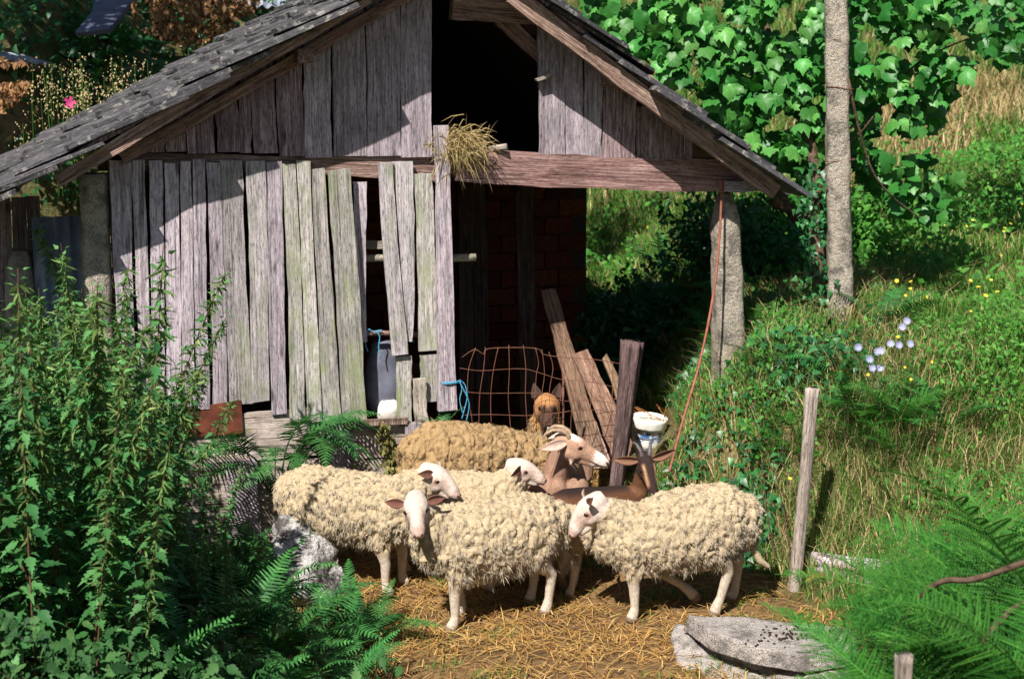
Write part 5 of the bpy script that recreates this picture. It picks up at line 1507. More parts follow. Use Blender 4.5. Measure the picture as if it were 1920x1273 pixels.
ax = leaf_axes(m, (-0.22, -0.72, 0.55), (0.05, -0.25, -0.9), rv, 0.65, 0.6)
sz = rv.uniform(0.06, 0.14, m)
tn = rv.normal(0, 0.8, m)
near = np.argsort(allp[:, 1])[:290]
rest = np.setdiff1d(np.arange(m), near)
VL = []
for k in range(6):
    jit = np.array(VINE) * np.array([1, 1, 1 + 0.5 * k]) + np.random.default_rng(k).normal(0, 0.018, (len(VINE), 3))
    VL.append(mesh('leaf', jit, tris(VINE_F), M['vine'], True, {'tint': np.full(len(VINE), (-1.0, -0.5, 0.0, 0.3, 0.8, 1.2)[k])}))
for k in near:
    mt = Matrix((ax[0][k], ax[1][k], ax[2][k])).transposed()
    obj('leaf', VL[int(rv.integers(6))], vine, allp[k] - vo, mt.to_euler(), float(sz[k]))
o = obj('foliage', scatter_mesh('foliage', VINE, VINE_F, allp[rest] - vo, ax[0][rest], ax[1][rest], ax[2][rest], sz[rest], M['vine'], tn[rest]), vine); o['kind'] = 'stuff'
def limb(name, pts, rads, mat, parent=None, off=(0, 0, 0), sides=8):
    V, F = [], []
    P = [Vector(p) - Vector(off) for p in pts]
    for k, p in enumerate(P):
        t_ = (P[min(k + 1, len(P) - 1)] - P[max(k - 1, 0)]).normalized()
        a = t_.orthogonal().normalized() if k == 0 else (a - t_ * a.dot(t_)).normalized()
        b = t_.cross(a)
        for s in range(sides):
            an = 2 * math.pi * s / sides
            r = rads[k] * (1 + (rnd.uniform(-.15, .15) if sides > 5 else 0))
            V.append(tuple(p + a * math.cos(an) * r + b * math.sin(an) * r))
    for k in range(len(P) - 1):
        for s in range(sides): F.append((k * sides + s, k * sides + (s + 1) % sides, (k + 1) * sides + (s + 1) % sides, (k + 1) * sides + s))
    F.append(tuple(range(sides - 1, -1, -1))); F.append(tuple((len(P) - 1) * sides + s for s in range(sides)))
    return obj(name, mesh(name, V, F, mat, True), parent)
def spline(pts, n=6):
    pts = [Vector(p) for p in pts]; out = []
    for k in range(len(pts) - 1):
        p0, p1, p2, p3 = pts[max(0, k - 1)], pts[k], pts[k + 1], pts[min(len(pts) - 1, k + 2)]
        for j in range(n):
            t_ = j / n
            out.append(0.5 * ((2 * p1) + (p2 - p0) * t_ + (2 * p0 - 5 * p1 + 4 * p2 - p3) * t_ ** 2 + (3 * p1 - p0 - 3 * p2 + p3) * t_ ** 3))
    out.append(pts[-1]); return out
tp = spline([vroot, at(1538, 520, 9.9), at(1525, 420, 9.95), at(1530, 330, 10.0), at(1500, 200, 10.3), at(1440, 60, 10.8), at(1380, -60, 11.0)])
limb('trunk', tp, [0.055 - 0.035 * k / len(tp) for k in range(len(tp))], M['bark'], vine, vo)
for pts in ([at(1528, 340, 10.0), at(1620, 240, 10.1), at(1720, 120, 10.6), at(1850, 60, 11.2)], [at(1500, 200, 10.3), at(1350, 120, 10.9), at(1150, 20, 11.4)], [at(1590, 150, 9.8), at(1640, 330, 10.0), at(1740, 420, 10.2)]):
    q_ = spline(pts); limb('cane', q_, [0.012 - 0.007 * k / len(q_) for k in range(len(q_))], M['bark'], vine, vo, 5)
# dark leaning trunk beside it
q_ = spline([at(1452, 372, 10.6), at(1490, 400, 10.6), at(1530, 445, 10.6), at(1560, 520, 10.6), at(1575, 640, 10.6)])
o = limb('bent_tree', q_, [0.05 + 0.02 * math.sin(k) * 0.3 for k in range(len(q_))], M['bark'])
tag(o, 'dark bent bare tree leaning behind the barn eave beside the vine', 'tree')
# ivy round the vine trunk
n = 500
k = rv.integers(0, len(tp) * 5 // 9, n)
base = np.array([tuple(p) for p in tp])[k] + rv.normal(0, 0.055, (n, 3)) + np.array([0, -0.03, 0])
axv = leaf_axes(n, (-0.2, -0.9, 0.3), (0, 0, -1), rv, 0.5, 0.6)
o = obj('climbing_ivy', scatter_mesh('climbing_ivy', IVY, IVY_F, base, *axv, rv.uniform(0.03, 0.06, n), M['ivy'], rv.normal(0, 0.8, n)))
tag(o, 'ivy climbing the vine trunk beside the pillar', 'ivy')

# ---- bank behind the barn on the left
bs = np.random.default_rng(123)
def backcover(nm, lab, n, poly, y0, y1, tv, tf, mat, s0, s1, cat=None):
    P = blob_points(n, poly, y0, y1, bs)
    P[:, 2] = P[:, 2]
    axx = leaf_axes(n, (-0.15, -0.8, 0.5), (0, -0.2, -0.9), bs, 0.5, 0.6)
    o = obj(nm, scatter_mesh(nm, tv, tf, P, *axx, bs.uniform(s0, s1, n), M[mat], bs.normal(0, 0.9, n)))
    if cat: tag(o, lab, cat)
    else: o['kind'] = 'stuff'; o['label'] = lab
    return o
n = 22000
X = bs.uniform(-9, -0.2, n); Y = bs.uniform(11.5, 21, n)
v, px, py, z = in_view(X, Y)
k = v & (px < 900) & (wallv(X, Y) > 4.3)
X, Y, z = X[k], Y[k], z[k]; n = len(X)
P = np.stack([X, Y, z + bs.random(n) ** 1.4 * 0.5 * (0.3 + 1.4 * fbm(X, Y, 44))], 1)
stuff('bank_ivy', scatter_mesh('bank_ivy', IVY, IVY_F, P, *leaf_axes(n, (-0.1, -0.8, 0.6), (0, -0.3, -0.8), bs, 0.6, 0.7), bs.uniform(0.05, 0.11, n), M['ivy'], bs.normal(-0.4, 0.8, n)), 'dark ivy and bramble on the bank behind the barn')
backcover('withered_bush', 'withered bush of brown leaves behind the roof ridge', 1500, [(240, -30), (500, -30), (480, 25), (420, 60), (360, 90), (300, 70), (250, 40)], 13.6, 14.6, OVAL, OVAL_F, 'deadleaf', 0.035, 0.085, 'bush')
backcover('withered_bush', 'withered rusty bush beside the corrugated roof edge', 800, [(-30, 110), (60, 120), (50, 170), (-10, 215), (-40, 190)], 12.3, 13.0, OVAL, OVAL_F, 'deadleaf', 0.03, 0.075, 'bush')
for k in range(16):
    px, py = fr_.uniform(-20, 330), fr_.uniform(60, 250)
    if py > 300 - px * 0.75 + 20: continue
    p = ground(px, py, 11.5)
    fern('fern', 'fern on the bank behind the slate roof', tuple(p), 6, fr_.uniform(0.7, 1.1), FR, 'ferns behind the roof', rs=fr_)
# pale oat grass behind the eave
def oats(n):
    rs = np.random.default_rng(8)
    P, Tn, SP = [], [], []
    for k in range(n):
        px, py = rs.normal(165, 70), rs.uniform(90, 260)
        Yb = rs.uniform(11.9, 12.8)
        top = np.array(at(px, py, Yb))
        if top[2] > 2.95 or px < 20: continue
        SP.append(top)
        for j in range(30):
            f = rs.random()
            P.append(top + np.array([rs.normal(0, 0.045), rs.normal(0, 0.04), -0.26 * f + 0.02]))
    return np.array(SP), np.array(P)
SPT, P = oats(75)
n = len(P)
stuff('oat_heads', scatter_mesh('oat_heads', OVAL, OVAL_F, P, *leaf_axes(n, (0, -0.6, 0.6), (0, 0, -1), bs, 0.7, 0.3), bs.uniform(0.012, 0.026, n), M['drygrass'], bs.normal(0.9, 0.8, n)), 'pale oat heads behind the left eave')
V, F = [], []
for t0 in SPT:
    b0 = np.array([t0[0] + bs.normal(0, 0.06), t0[1], gz(t0[0], t0[1]) - 0.02])
    i0 = len(V)
    for q, f in ((b0, 0), ((b0 + t0) / 2 + np.array([bs.normal(0, 0.02), 0, 0]), 1), (t0, 2)):
        V += [q + np.array([-0.0011, 0, 0]), q + np.array([0.0011, 0, 0])]
    F += [(i0, i0 + 1, i0 + 3, i0 + 2), (i0 + 2, i0 + 3, i0 + 5, i0 + 4)]
stuff('oat_stalks', mesh('oat_stalks', V, F, M['grass'], False, {'tint': np.zeros(len(V))}), 'thin oat stalks behind the left eave')
# bush in the shade behind the open bay
def bush(label, c, rad, n, mat, s0, s1, tv=OVAL, tf=OVAL_F, seed=1):
    rs = np.random.default_rng(seed)
    r = thing('bush', label, 'bush', (c[0], c[1], gz(c[0], c[1])))
    base = np.array(r.location)
    d = norm(rs.normal(0, 1, (n, 3))); rr = rs.random(n) ** 0.45
    lump = 0.75 + 0.35 * np.sin(d[:, 0] * 5 + seed) * np.sin(d[:, 2] * 6 + seed * 2) + 0.15 * rs.normal(0, 1, n)
    P = d * (rr * lump)[:, None] * np.array(rad) + np.array([0, 0, rad[2] * 0.85])
    P = P[P[:, 2] > 0]; m = len(P)
    o = obj('foliage', scatter_mesh('foliage', tv, tf, P, *leaf_axes(m, (-0.1, -0.6, 0.6), (0, -0.2, -0.7), rs, 0.7, 0.7), rs.uniform(s0, s1, m), M[mat], rs.normal(-0.2, 0.9, m)), r); o['kind'] = 'stuff'
    for k in range(4):
        a = rs.uniform(0, 6.28)
        q_ = spline([Vector((0, 0, -0.05)), Vector((math.cos(a) * rad[0] * .3, math.sin(a) * rad[1] * .3, rad[2] * .7)), Vector((math.cos(a) * rad[0] * .6, math.sin(a) * rad[1] * .6, rad[2] * 1.3))], 4)
        limb('stem', q_, [0.012 - 0.008 * k2 / len(q_) for k2 in range(len(q_))], M['bark'], r, (0, 0, 0), 5)
    return r
bush('dark leafy bush seen through the open bay under the beam', (0.95, 12.3), (0.75, 0.5, 0.62), 3200, 'ivy', 0.05, 0.10, LANCE, LANCE_F, 3)
bush('dark bush against the granite post behind the bay', (1.75, 12.0), (0.7, 0.5, 0.5), 2600, 'ivy', 0.05, 0.10, LANCE, LANCE_F, 4)
bush('low bramble bush on the hillside behind the vine', (2.6, 12.8), (0.9, 0.6, 0.42), 2400, 'herb', 0.05, 0.10, OVAL, OVAL_F, 5)
# unseen tree beside the barn, added to shade the bank behind the roof
tr = thing('tree', 'leafy tree out of view beyond the left eave, added to shade the ivy bank', 'tree', (-5.5, 12.0, gz(-5.5, 12.0)))
to_ = Vector(tr.location)
q_ = spline([to_ - Vector((0, 0, 0.2)), to_ + Vector((0.15, 0, 2.0)), to_ + Vector((0.6, 0, 4.0)), to_ + Vector((1.2, 0.1, 6.2))], 5)
limb('trunk', q_, [0.17 - 0.10 * k / len(q_) for k in range(len(q_))], M['bark'], tr, tuple(to_), 10)
for (a, b, c, d_) in [(2.2, 1.6, 0.6, 5.6), (3.0, 2.4, -0.8, 6.2), (3.4, -0.6, 1.0, 6.5), (4.0, 3.4, 0.4, 6.8), (4.4, 0.4, -1.0, 7.4)]:
    st = to_ + Vector((0.15 + a * 0.12, 0, a)); en = to_ + Vector((b, c, d_))
    qq = spline([st, st.lerp(en, 0.5) + Vector((0, 0, 0.3)), en], 4); limb('limb', qq, [0.06 - 0.045 * k / len(qq) for k in range(len(qq))], M['bark'], tr, tuple(to_), 6)
rt = np.random.default_rng(66)
cl = np.array([(rt.uniform(-0.8, 4.6), rt.uniform(-1.3, 1.6), rt.uniform(4.4, 7.6)) for _ in range(70)])
n = 7000
P = cl[rt.integers(0, 70, n)] + rt.normal(0, 0.30, (n, 3))
o = obj('crown', scatter_mesh('crown', OVAL, OVAL_F, P, *leaf_axes(n, (0, -0.3, 0.8), (0, 0, -0.8), rt, 0.7, 0.7), rt.uniform(0.10, 0.20, n), M['herb'], rt.normal(0, 0.8, n)), tr); o['kind'] = 'stuff'

# ================================================================== POSTS, STONES AND SMALL THINGS
def atz(px, py, z):
    d = ray(px, py); return Vector((0, 0, CAMZ)) + d * ((z - CAMZ) / d.z)
# tall granite pillar of the vine
pb = at(1583, 575, 9.85); pb.z = gz(pb.x, pb.y)
pt = at(1566, -60, pb.y + 0.02)
o = stone_post('granite_pillar', (0, 0, 0), pt - pb + Vector((0, 0, 0.3)), 0.182, 0.155, 0.9, None, 12, nz=60)
o.location = pb - Vector((0, 0, 0.3))
pil = thing('granite_pillar', 'tall square granite pillar standing among the vine leaves', 'pillar', tuple(pb))
o.name = 'shaft'; o.parent = pil; o.location = (0, 0, -0.3)
M['wire'] = simple('rusty_wire', (0.17, 0.07, 0.045), 0.8, 0.3)
for py, sl_ in ((145, -6), (272, 4)):
    f = (575 - py) / 635.0
    c_ = pb.lerp(pt, f)
    q_ = []
    for k in range(25):
        a = 2 * math.pi * k / 24
        cc, ss = math.cos(a), math.sin(a); r = 0.092 / (abs(cc) ** 5 + abs(ss) ** 5) ** 0.2
        q_.append(c_ + Vector((cc * r, ss * r * 0.92, cc * sl_ * 0.002)))
    limb('tie_wire', q_, [0.003] * 25, M['wire'], pil, tuple(pb), 5)

# dark fluted fence post
def fluted(name, p0, p1, r0, r1, nfl, mat, parent, seed):
    p0, p1 = Vector(p0), Vector(p1); rs_ = random.Random(seed)
    V, F = [], []; n, m = 40, 24; L = (p1 - p0).length
    ph = [rs_.uniform(0, 6) for _ in range(4)]
    for k in range(m + 1):
        f = k / m
        for s in range(n):
            a = 2 * math.pi * s / n
            r = (r0 + (r1 - r0) * f ** 1.6) * (1 + (0.05 + 0.16 * sstep(0.7, 1, f)) * math.sin(nfl * a + ph[0] + f) + 0.06 * math.sin(2 * a + ph[1] + 4 * f))
            V.append((r * math.cos(a) + 0.012 * math.sin(3 * f + ph[2]), r * math.sin(a), f * L + (rs_.uniform(-.008, .008) if k == m else 0)))
    for k in range(m):
        for s in range(n): F.append((k * n + s, k * n + (s + 1) % n, (k + 1) * n + (s + 1) % n, (k + 1) * n + s))
    F.append(tuple(m * n + s for s in range(n)))
    o = obj(name, mesh(name, V, F, M[mat], True), parent, p0)
    o.rotation_euler = (p1 - p0).to_track_quat('Z', 'Y').to_euler()
    return o
YP = 9.22
p0 = at(1156, 908, YP); p1 = at(1184, 640, YP + 0.02)
p0b = p0 - (p1 - p0).normalized() * 0.15
tag(fluted('fence_post', p0b, p1, 0.045, 0.066, 7, 'post', None, 3), 'dark fluted wooden fence post with a split top, holding the wire netting', 'post')
p0 = ground(1490, 1108); p1 = at(1521, 727, p0.y + 0.03)
tag(fluted('fence_post', p0 - (p1 - p0).normalized() * 0.12, p1, 0.036, 0.033, 5, 'palepost', None, 4), 'slim pale round fence post leaning in the grass behind the walking sheep', 'post')
p1 = at(1694, 1226, 4.05)
tag(fluted('stake', (p1.x + 0.01, p1.y, gz(p1.x, p1.y) - 0.1), p1, 0.026, 0.025, 5, 'palepost', None, 5), 'short pale stake among the bracken', 'stake')

# wire netting
net = thing('wire_netting', 'rusty square mesh wire netting across the open bay', 'netting', tuple(WO + WU * 1.5 + WN * 0.10))
no = Vector(net.location)
def wp(px, py, off=0.10):
    u, z = wall(px, py, off); return WO + WU * u + WN * off + Vector((0, 0, z))
rows = [[(866, 670), (890, 655), (906, 664), (912, 655), (940, 652), (1005, 653), (1018, 664), (1048, 669), (1090, 672), (1130, 676), (1172, 684)],
        [(862, 690), (900, 695), (950, 692), (985, 692), (1015, 700), (1050, 711), (1090, 714), (1130, 720), (1170, 733)],
        [(864, 733), (900, 737), (950, 737), (1000, 737), (1030, 742), (1060, 752), (1110, 750), (1168, 760)],
        [(870, 778), (920, 777), (985, 779), (1040, 775), (1090, 768), (1140, 772), (1164, 790)],
        [(900, 826), (960, 820), (1010, 824), (1070, 828), (1110, 815), (1160, 822)],
        [(960, 868), (1020, 866), (1080, 868), (1156, 862)]]
cols = [[(892, 652), (879, 690), (877, 735), (884, 780), (890, 830)], [(910, 651), (907, 690), (900, 735), (898, 790), (902, 850)], [(934, 652), (924, 700), (920, 750), (922, 810), (926, 860)], [(954, 647), (955, 695), (953, 745), (957, 800), (960, 870)],
        [(981, 647), (986, 690), (985, 740), (988, 790), (992, 870)], [(1004, 652), (1010, 680), (1006, 700), (1003, 740), (1000, 800), (998, 870)], [(1016, 655), (1021, 700), (1016, 740), (1014, 800), (1018, 870)], [(1029, 660), (1037, 690), (1030, 735), (1034, 790), (1036, 870)],
        [(1049, 668), (1055, 715), (1049, 760), (1047, 800), (1050, 870)], [(1080, 671), (1078, 715), (1072, 765), (1070, 830), (1074, 890)], [(1112, 674), (1110, 730), (1105, 790), (1106, 850), (1110, 900)], [(1149, 678), (1148, 740), (1146, 800), (1143, 880)]]
for r_ in rows + cols:
    q_ = spline([wp(*p) for p in r_], 3)
    limb('strand', q_, [0.0024] * len(q_), M['wire'], net, no, 4)
q_ = [wp(1056, 700, 0.06), wp(1056, 900, 0.06)]
o = limb('iron_rod', q_, [0.007, 0.007], M['wire'], net, no, 6)
# long rusty rod / creeper stem from the eave
q_ = spline([wp(1353, 338, 0.14), wp(1350, 430, 0.16), wp(1338, 550, 0.25), wp(1312, 680, 0.35), wp(1280, 790, 0.5), wp(1255, 885, 0.62)])
M['rod'] = simple('red_brown_rod', (0.26, 0.09, 0.055), 0.7, 0.3, 30, 0.4)
tag(limb('hanging_cable', q_, [0.0085] * len(q_), M['rod'], None, (0, 0, 0), 7), 'reddish cable running from the beam end down past the granite post', 'cable')

# boards leaning in the bay
def lean_board(a, b, w, Ya, Yb, label, mat='rawwood', group='boards leaning in the bay'):
    A_, B_ = at(*a, Ya), at(*b, Yb)
    o = bar('leaning_board', B_, A_, w * 1.15, w * 0.8, 0.035, M[mat], None, nseg=8, jit=0.008, out=Vector((0.1, -1, 0.2)), ragged=0.03)
    tag(o, label, 'board', group)
lean_board((1028, 540), (1118, 880), 0.125, 10.15, 9.55, 'long brown board leaning back into the dark bay')
lean_board((1092, 665), (1172, 860), 0.15, 9.9, 9.50, 'short broad rough board leaning beside the long one')
lean_board((1135, 672), (1178, 790), 0.06, 10.0, 9.65, 'narrow splintered board between the fence post and broad board')
lean_board((1070, 700), (1130, 860), 0.07, 9.95, 9.60, 'thin dark slat behind the leaning boards', 'beam')

# bucket
gb = ground(1211, 850, 8.8)
bk = thing('bucket', 'white plastic bucket with a worn blue printed band beside the fence post', 'bucket', tuple(gb))
t = NT('bucket_plastic')
sp_ = t.node('SeparateXYZ'); t.t.links.new(t.coord('Object'), sp_.inputs[0])
n_ = t.noise(t.coord('Object'), 26, 5, 0.7); nd_ = t.noise(t.coord('Object'), 9, 5, 0.7)
band = t.math('MULTIPLY', t.ramp(sp_.outputs['Z'], [(0.105, 0.0), (0.112, 1.0)]), t.ramp(sp_.outputs['Z'], [(0.185, 1.0), (0.19, 0.0)]))
blue = t.math('MULTIPLY', band, t.ramp(n_, [(0.46, 0.0), (0.52, 1.0)]))
c_ = t.mix(blue, (0.76, 0.75, 0.71), (0.06, 0.16, 0.42))
c_ = t.mix(t.ramp(nd_, [(0.5, 0.0), (0.75, 0.5)]), c_, (0.42, 0.38, 0.30))
M['bucket'] = t.done(c_, 0.4, 0.4)
prof = [(0.10, 0.0), (0.104, 0.005), (0.118, 0.20), (0.122, 0.205), (0.126, 0.208), (0.127, 0.25), (0.128, 0.262), (0.124, 0.266), (0.119, 0.262), (0.113, 0.10), (0.10, 0.012), (0.0, 0.012)]
n = 40; V, F = [], []
for k, (r, z) in enumerate(prof):
    for s in range(n):
        a = 2 * math.pi * s / n
        dz_ = 0.010 * abs(math.sin(a * 5)) if k in (3,) else 0
        V.append((r * math.cos(a), r * math.sin(a), z - dz_))
for k in range(len(prof) - 1):
    for s in range(n): F.append((k * n + s, k * n + (s + 1) % n, (k + 1) * n + (s + 1) % n, (k + 1) * n + s))
o = obj('pail', mesh('pail', V, F, M['bucket'], True), bk); o.rotation_euler = (0.06, 0.08, 0)
M['bucket_fill'] = simple('pale_feed', (0.62, 0.57, 0.48), 0.9, 0.1, 40, 0.35, 0.5)
V = [(0, 0, 0.25)] + [(0.121 * math.cos(2 * math.pi * s / 24), 0.121 * math.sin(2 * math.pi * s / 24), 0.24 + 0.004 * math.sin(s * 3)) for s in range(24)]
o = obj('contents', mesh('contents', V, [(0, 1 + s, 1 + (s + 1) % 24) for s in range(24)], M['bucket_fill'], True), bk); o.rotation_euler = (0.06, 0.08, 0)
q_ = [Vector((0.128 * math.cos(a), -0.13 * math.sin(a) * 0.9 - 0.01, 0.235 - 0.10 * math.sin(a))) for a in [math.pi * k / 14 for k in range(15)]]
limb('handle', q_, [0.0028] * 15, M['galv'], bk, (0, 0, 0), 5)
# orange dead stalks beside the bucket
for k in range(12):
    b0_ = gb + Vector((rnd.uniform(0.08, 0.22), rnd.uniform(-0.05, 0.2), 0))
    q_ = spline([b0_, b0_ + Vector((rnd.uniform(-.1, .05), rnd.uniform(-.05, .05), rnd.uniform(.12, .2))), b0_ + Vector((rnd.uniform(-.32, 0), rnd.uniform(-.1, .1), rnd.uniform(.15, .38)))], 3)
    tag(limb('dead_stalk', q_, [0.0035] * len(q_), M['deadfern'], None, (0, 0, 0), 4), 'thin orange dead stalk arching beside the bucket', 'stalk', 'dead stalks by the bucket')

# hay at the loft sill
uh, zh = wall(858, 272, 0.10)
hc_ = WO + WU * uh + WN * 0.10 + Vector((0, 0, zh))
hay = thing('hay_clump', 'clump of dry hay spilling from the loft over the beam', 'hay', tuple(hc_))
n = 620
hr = np.random.default_rng(9)
th_ = hr.normal(0, 1, (n, 3)) * np.array([0.07, 0.05, 0.05])
d0 = np.stack([hr.normal(0.45, 0.6, n), hr.normal(-0.35, 0.45, n), hr.normal(-0.35, 0.55, n)], 1); d0 = norm(d0)
L = hr.uniform(0.06, 0.20, n); sdv = norm(np.cross(d0, hr.normal(0, 1, (n, 3))))
a_ = th_; m_ = th_ + d0 * (L / 2)[:, None] + np.array([0, 0, 0.01]); e_ = th_ + d0 * L[:, None] - np.array([0, 0, 1]) * (L * hr.uniform(0, 0.4, n))[:, None]
w_ = 0.0026
V = np.stack([a_ - sdv * w_, a_ + sdv * w_, m_ - sdv * w_, m_ + sdv * w_, e_], 1).reshape(-1, 3)
F = (np.array([(0, 1, 3), (0, 3, 2), (2, 3, 4)])[None] + (np.arange(n) * 5)[:, None, None]).reshape(-1, 3)
o = obj('stalks', mesh('stalks', V, F, M['drygrass'], False, {'tint': np.repeat(hr.normal(-0.1, 0.8, n), 5)}), hay); o['kind'] = 'stuff'
# short log on the beam
A_, B_ = wp(905, 285, 0.02), wp(950, 274, 0.10)
tag(bar('log', A_, B_, 0.03, 0.045, 0.042, M['palepost'], None, nseg=4, sides=10, out=Vector((0, -1, 0))), 'short grey log lying on the loft beam', 'log')

# blue twine
M['twine'] = simple('blue_twine', (0.07, 0.30, 0.48), 0.6, 0.3, 60, 0.4)
def post_ring(px, py, w, off, r=0.005, turns=3):
    u, z = wall(px, py, off); q_ = []
    for k in range(turns * 12 + 1):
        a = 2 * math.pi * k / 12
        q_.append(WO + WU * (u + math.cos(a) * w) + WN * (off + math.sin(a) * 0.035) + Vector((0, 0, z + 0.004 * math.sin(k * 0.7))))
    return q_
tw = thing('twine', 'blue twine knotted round the corner post with a loop hanging down', 'twine', tuple(wp(842, 716, 0.09)))
q_ = post_ring(842, 716, 0.062, 0.09); limb('knot', q_, [0.0045] * len(q_), M['twine'], tw, tuple(tw.location), 5)
for pts in ([(862, 712), (872, 722), (876, 745), (870, 770), (866, 785)], [(862, 716), (874, 740), (880, 760), (874, 790)], [(862, 714), (866, 730), (862, 750), (868, 776)]):
    q_ = spline([wp(*p, 0.11) for p in pts], 4); limb('loop', q_, [0.0035] * len(q_), M['twine'], tw, tuple(tw.location), 5)
tw = thing('twine', 'blue twine tied along the pole in the gap between planks', 'twine', tuple(wp(700, 622, 0.0)))
for pts in ([(686, 640), (690, 618), (700, 622), (714, 619), (716, 622)], [(706, 620), (712, 632), (710, 650), (714, 672)], [(688, 622), (684, 640), (690, 660)], [(764, 618), (766, 630), (776, 642)]):
    q_ = spline([wp(*p, 0.0) for p in pts], 4); limb('strand', q_, [0.004] * len(q_), M['twine'], tw, tuple(tw.location), 5)

# sacks in the gap
def pillow(name, px, py, off, w, h, d, mat, seed, wr=0.02):
    rs_ = random.Random(seed); V, F = [], []; n, m = 18, 14
    for k in range(m + 1):
        f = k / m
        for s in range(n):
            a = 2 * math.pi * s / n
            pr = math.sin(math.pi * (0.06 + 0.88 * f)) ** 0.45
            x = math.copysign(abs(math.cos(a)) ** 0.7, math.cos(a)) * w / 2 * pr
            y = math.copysign(abs(math.sin(a)) ** 0.9, math.sin(a)) * d / 2 * pr
            j = wr * (math.sin(a * 3 + f * 5 + seed) + math.sin(a * 2 - f * 9 + seed * 2)) * 0.5 + rs_.uniform(-wr, wr) * 0.35
            V.append((x * (1 + j * 3), y * (1 + j * 5) , (f - 0.5) * h + 0.06 * (x) + j * 0.3))
    for k in range(m):
        for s in range(n): F.append((k * n + s, k * n + (s + 1) % n, (k + 1) * n + (s + 1) % n, (k + 1) * n + s))
    F.append(tuple(range(n - 1, -1, -1))); F.append(tuple(m * n + s for s in range(n)))
    p = wp(px, py, off)
    o = obj(name, mesh(name, V, F, mat, True), None, p, (0, 0, ANG))
    return o
M['tarp'] = simple('grey_plastic', (0.14, 0.145, 0.19), 0.45, 0.4, 7, 0.4, 0.3)
M['sack'] = simple('white_sacking', (0.66, 0.60, 0.53), 0.8, 0.2, 60, 0.2, 0.3)
tag(pillow('plastic_sack', 718, 712, -0.14, 0.24, 0.50, 0.15, M['tarp'], 3), 'blue grey plastic sack bulging in the gap between planks', 'sack')
tag(pillow('feed_sack', 728, 772, -0.075, 0.16, 0.15, 0.12, M['sack'], 5), 'crumpled white sack at the bottom of the plank gap', 'sack')
# dried plant hanging on the panel
hp_ = wp(718, 790, 0.13)
dp = thing('dried_plant', 'dried yellow green plant hanging from the ledge over the boards', 'plant', tuple(hp_))
dpr = np.random.default_rng(6)
for k in range(4):
    q_ = spline([hp_, wp(722 + k * 3, 820, 0.15), wp(730 + k * 4, 855, 0.14), wp(735 + k * 5, 885, 0.13)], 4)
    limb('stem', q_, [0.003] * len(q_), M['drygrass'], dp, tuple(hp_), 4)
n = 260
f = dpr.random(n)
base = np.array([tuple(wp(718 + 18 * a + dpr.normal(0, 7), 792 + 95 * a, 0.12 + dpr.normal(0.03, 0.02))) for a in f]) - np.array(hp_)
M['dried'] = leafmat('dried_leaf', (0.06, 0.06, 0.02), (0.17, 0.16, 0.05), (0.30, 0.28, 0.11), 0.15, 0.8, 0.1, 0)
o = obj('leaves', scatter_mesh('leaves', OVAL, OVAL_F, base, *leaf_axes(n, (0, -1, 0), (0, 0, -1), dpr, 0.7, 0.6), dpr.uniform(0.02, 0.05, n), M['dried'], dpr.normal(0, 0.9, n)), dp); o['kind'] = 'stuff'

# ---- stones
def rocky(name, pts_top, zb, mat, seed, rough=0.02, sub=3, sm=2):
    """stone grown from an irregular top outline (world points) down to zb, subdivided and roughened"""
    import bmesh
    from mathutils import noise as mn
    bm = bmesh.new()
    c = sum(pts_top, Vector()) / len(pts_top)
    top = [bm.verts.new(p) for p in pts_top]
    bot = [bm.verts.new((c.x + (p.x - c.x) * 1.06, c.y + (p.y - c.y) * 1.06, zb)) for p in pts_top]
    bm.faces.new(top); bm.faces.new(bot[::-1])
    n = len(top)
    for k in range(n): bm.faces.new((top[k], bot[k], bot[(k + 1) % n], top[(k + 1) % n]))
    bmesh.ops.triangulate(bm, faces=bm.faces)
    bmesh.ops.recalc_face_normals(bm, faces=bm.faces)
    for _ in range(sub):
        bmesh.ops.subdivide_edges(bm, edges=bm.edges, cuts=1, use_grid_fill=True)
    for _ in range(sm): bmesh.ops.smooth_vert(bm, verts=bm.verts, factor=0.35, use_axis_x=True, use_axis_y=True, use_axis_z=True)
    bm.normal_update()
    for v in bm.verts:
        p = v.co * 5 + Vector((seed, 0, 0))
        v.co += v.normal * (rough * (mn.noise(p) + 0.6 * mn.noise(p * 3) + 0.35 * mn.noise(p * 8)))
    off = Vector((c.x, c.y, zb))
    bmesh.ops.translate(bm, verts=bm.verts, vec=-off)
    me = bpy.data.meshes.new(name); bm.to_mesh(me); bm.free()
    me.materials.append(M[mat]); me.polygons.foreach_set('use_smooth', [True] * len(me.polygons))
    return obj(name, me, None, off)
tag(rocky('stone_slab', [atz(x, y, z) for x, y, z in ((1290, 1151, .19), (1390, 1157, .19), (1500, 1166, .18), (1610, 1180, .17), (1600, 1222, .17), (1500, 1228, .18), (1420, 1214, .185), (1340, 1186, .19))], 0.10, 'rock', 3, 0.007, 4, 1), 'flat grey stone slab strewn with droppings in front of the walking sheep', 'slab')
tag(rocky('rock', [atz(x, y, z) for x, y, z in ((1262, 1166, .08), (1318, 1186, .09), (1380, 1222, .06), (1430, 1262, .03), (1480, 1330, .0), (1380, 1350, -.05), (1300, 1290, -.02), (1264, 1225, .02))], -0.25, 'rock', 8, 0.022, 4, 1), 'cracked grey rock lying low beside the stone slab', 'rock')
tag(rocky('rock', [atz(x, y, z) for x, y, z in ((1352, 1206, .115), (1430, 1224, .11), (1520, 1238, .10), (1600, 1236, .10), (1590, 1300, .05), (1520, 1300, .05), (1450, 1258, .06), (1395, 1228, .08))], -0.15, 'rock', 11, 0.014, 4, 1), 'angular grey stone wedged under the slab', 'rock')
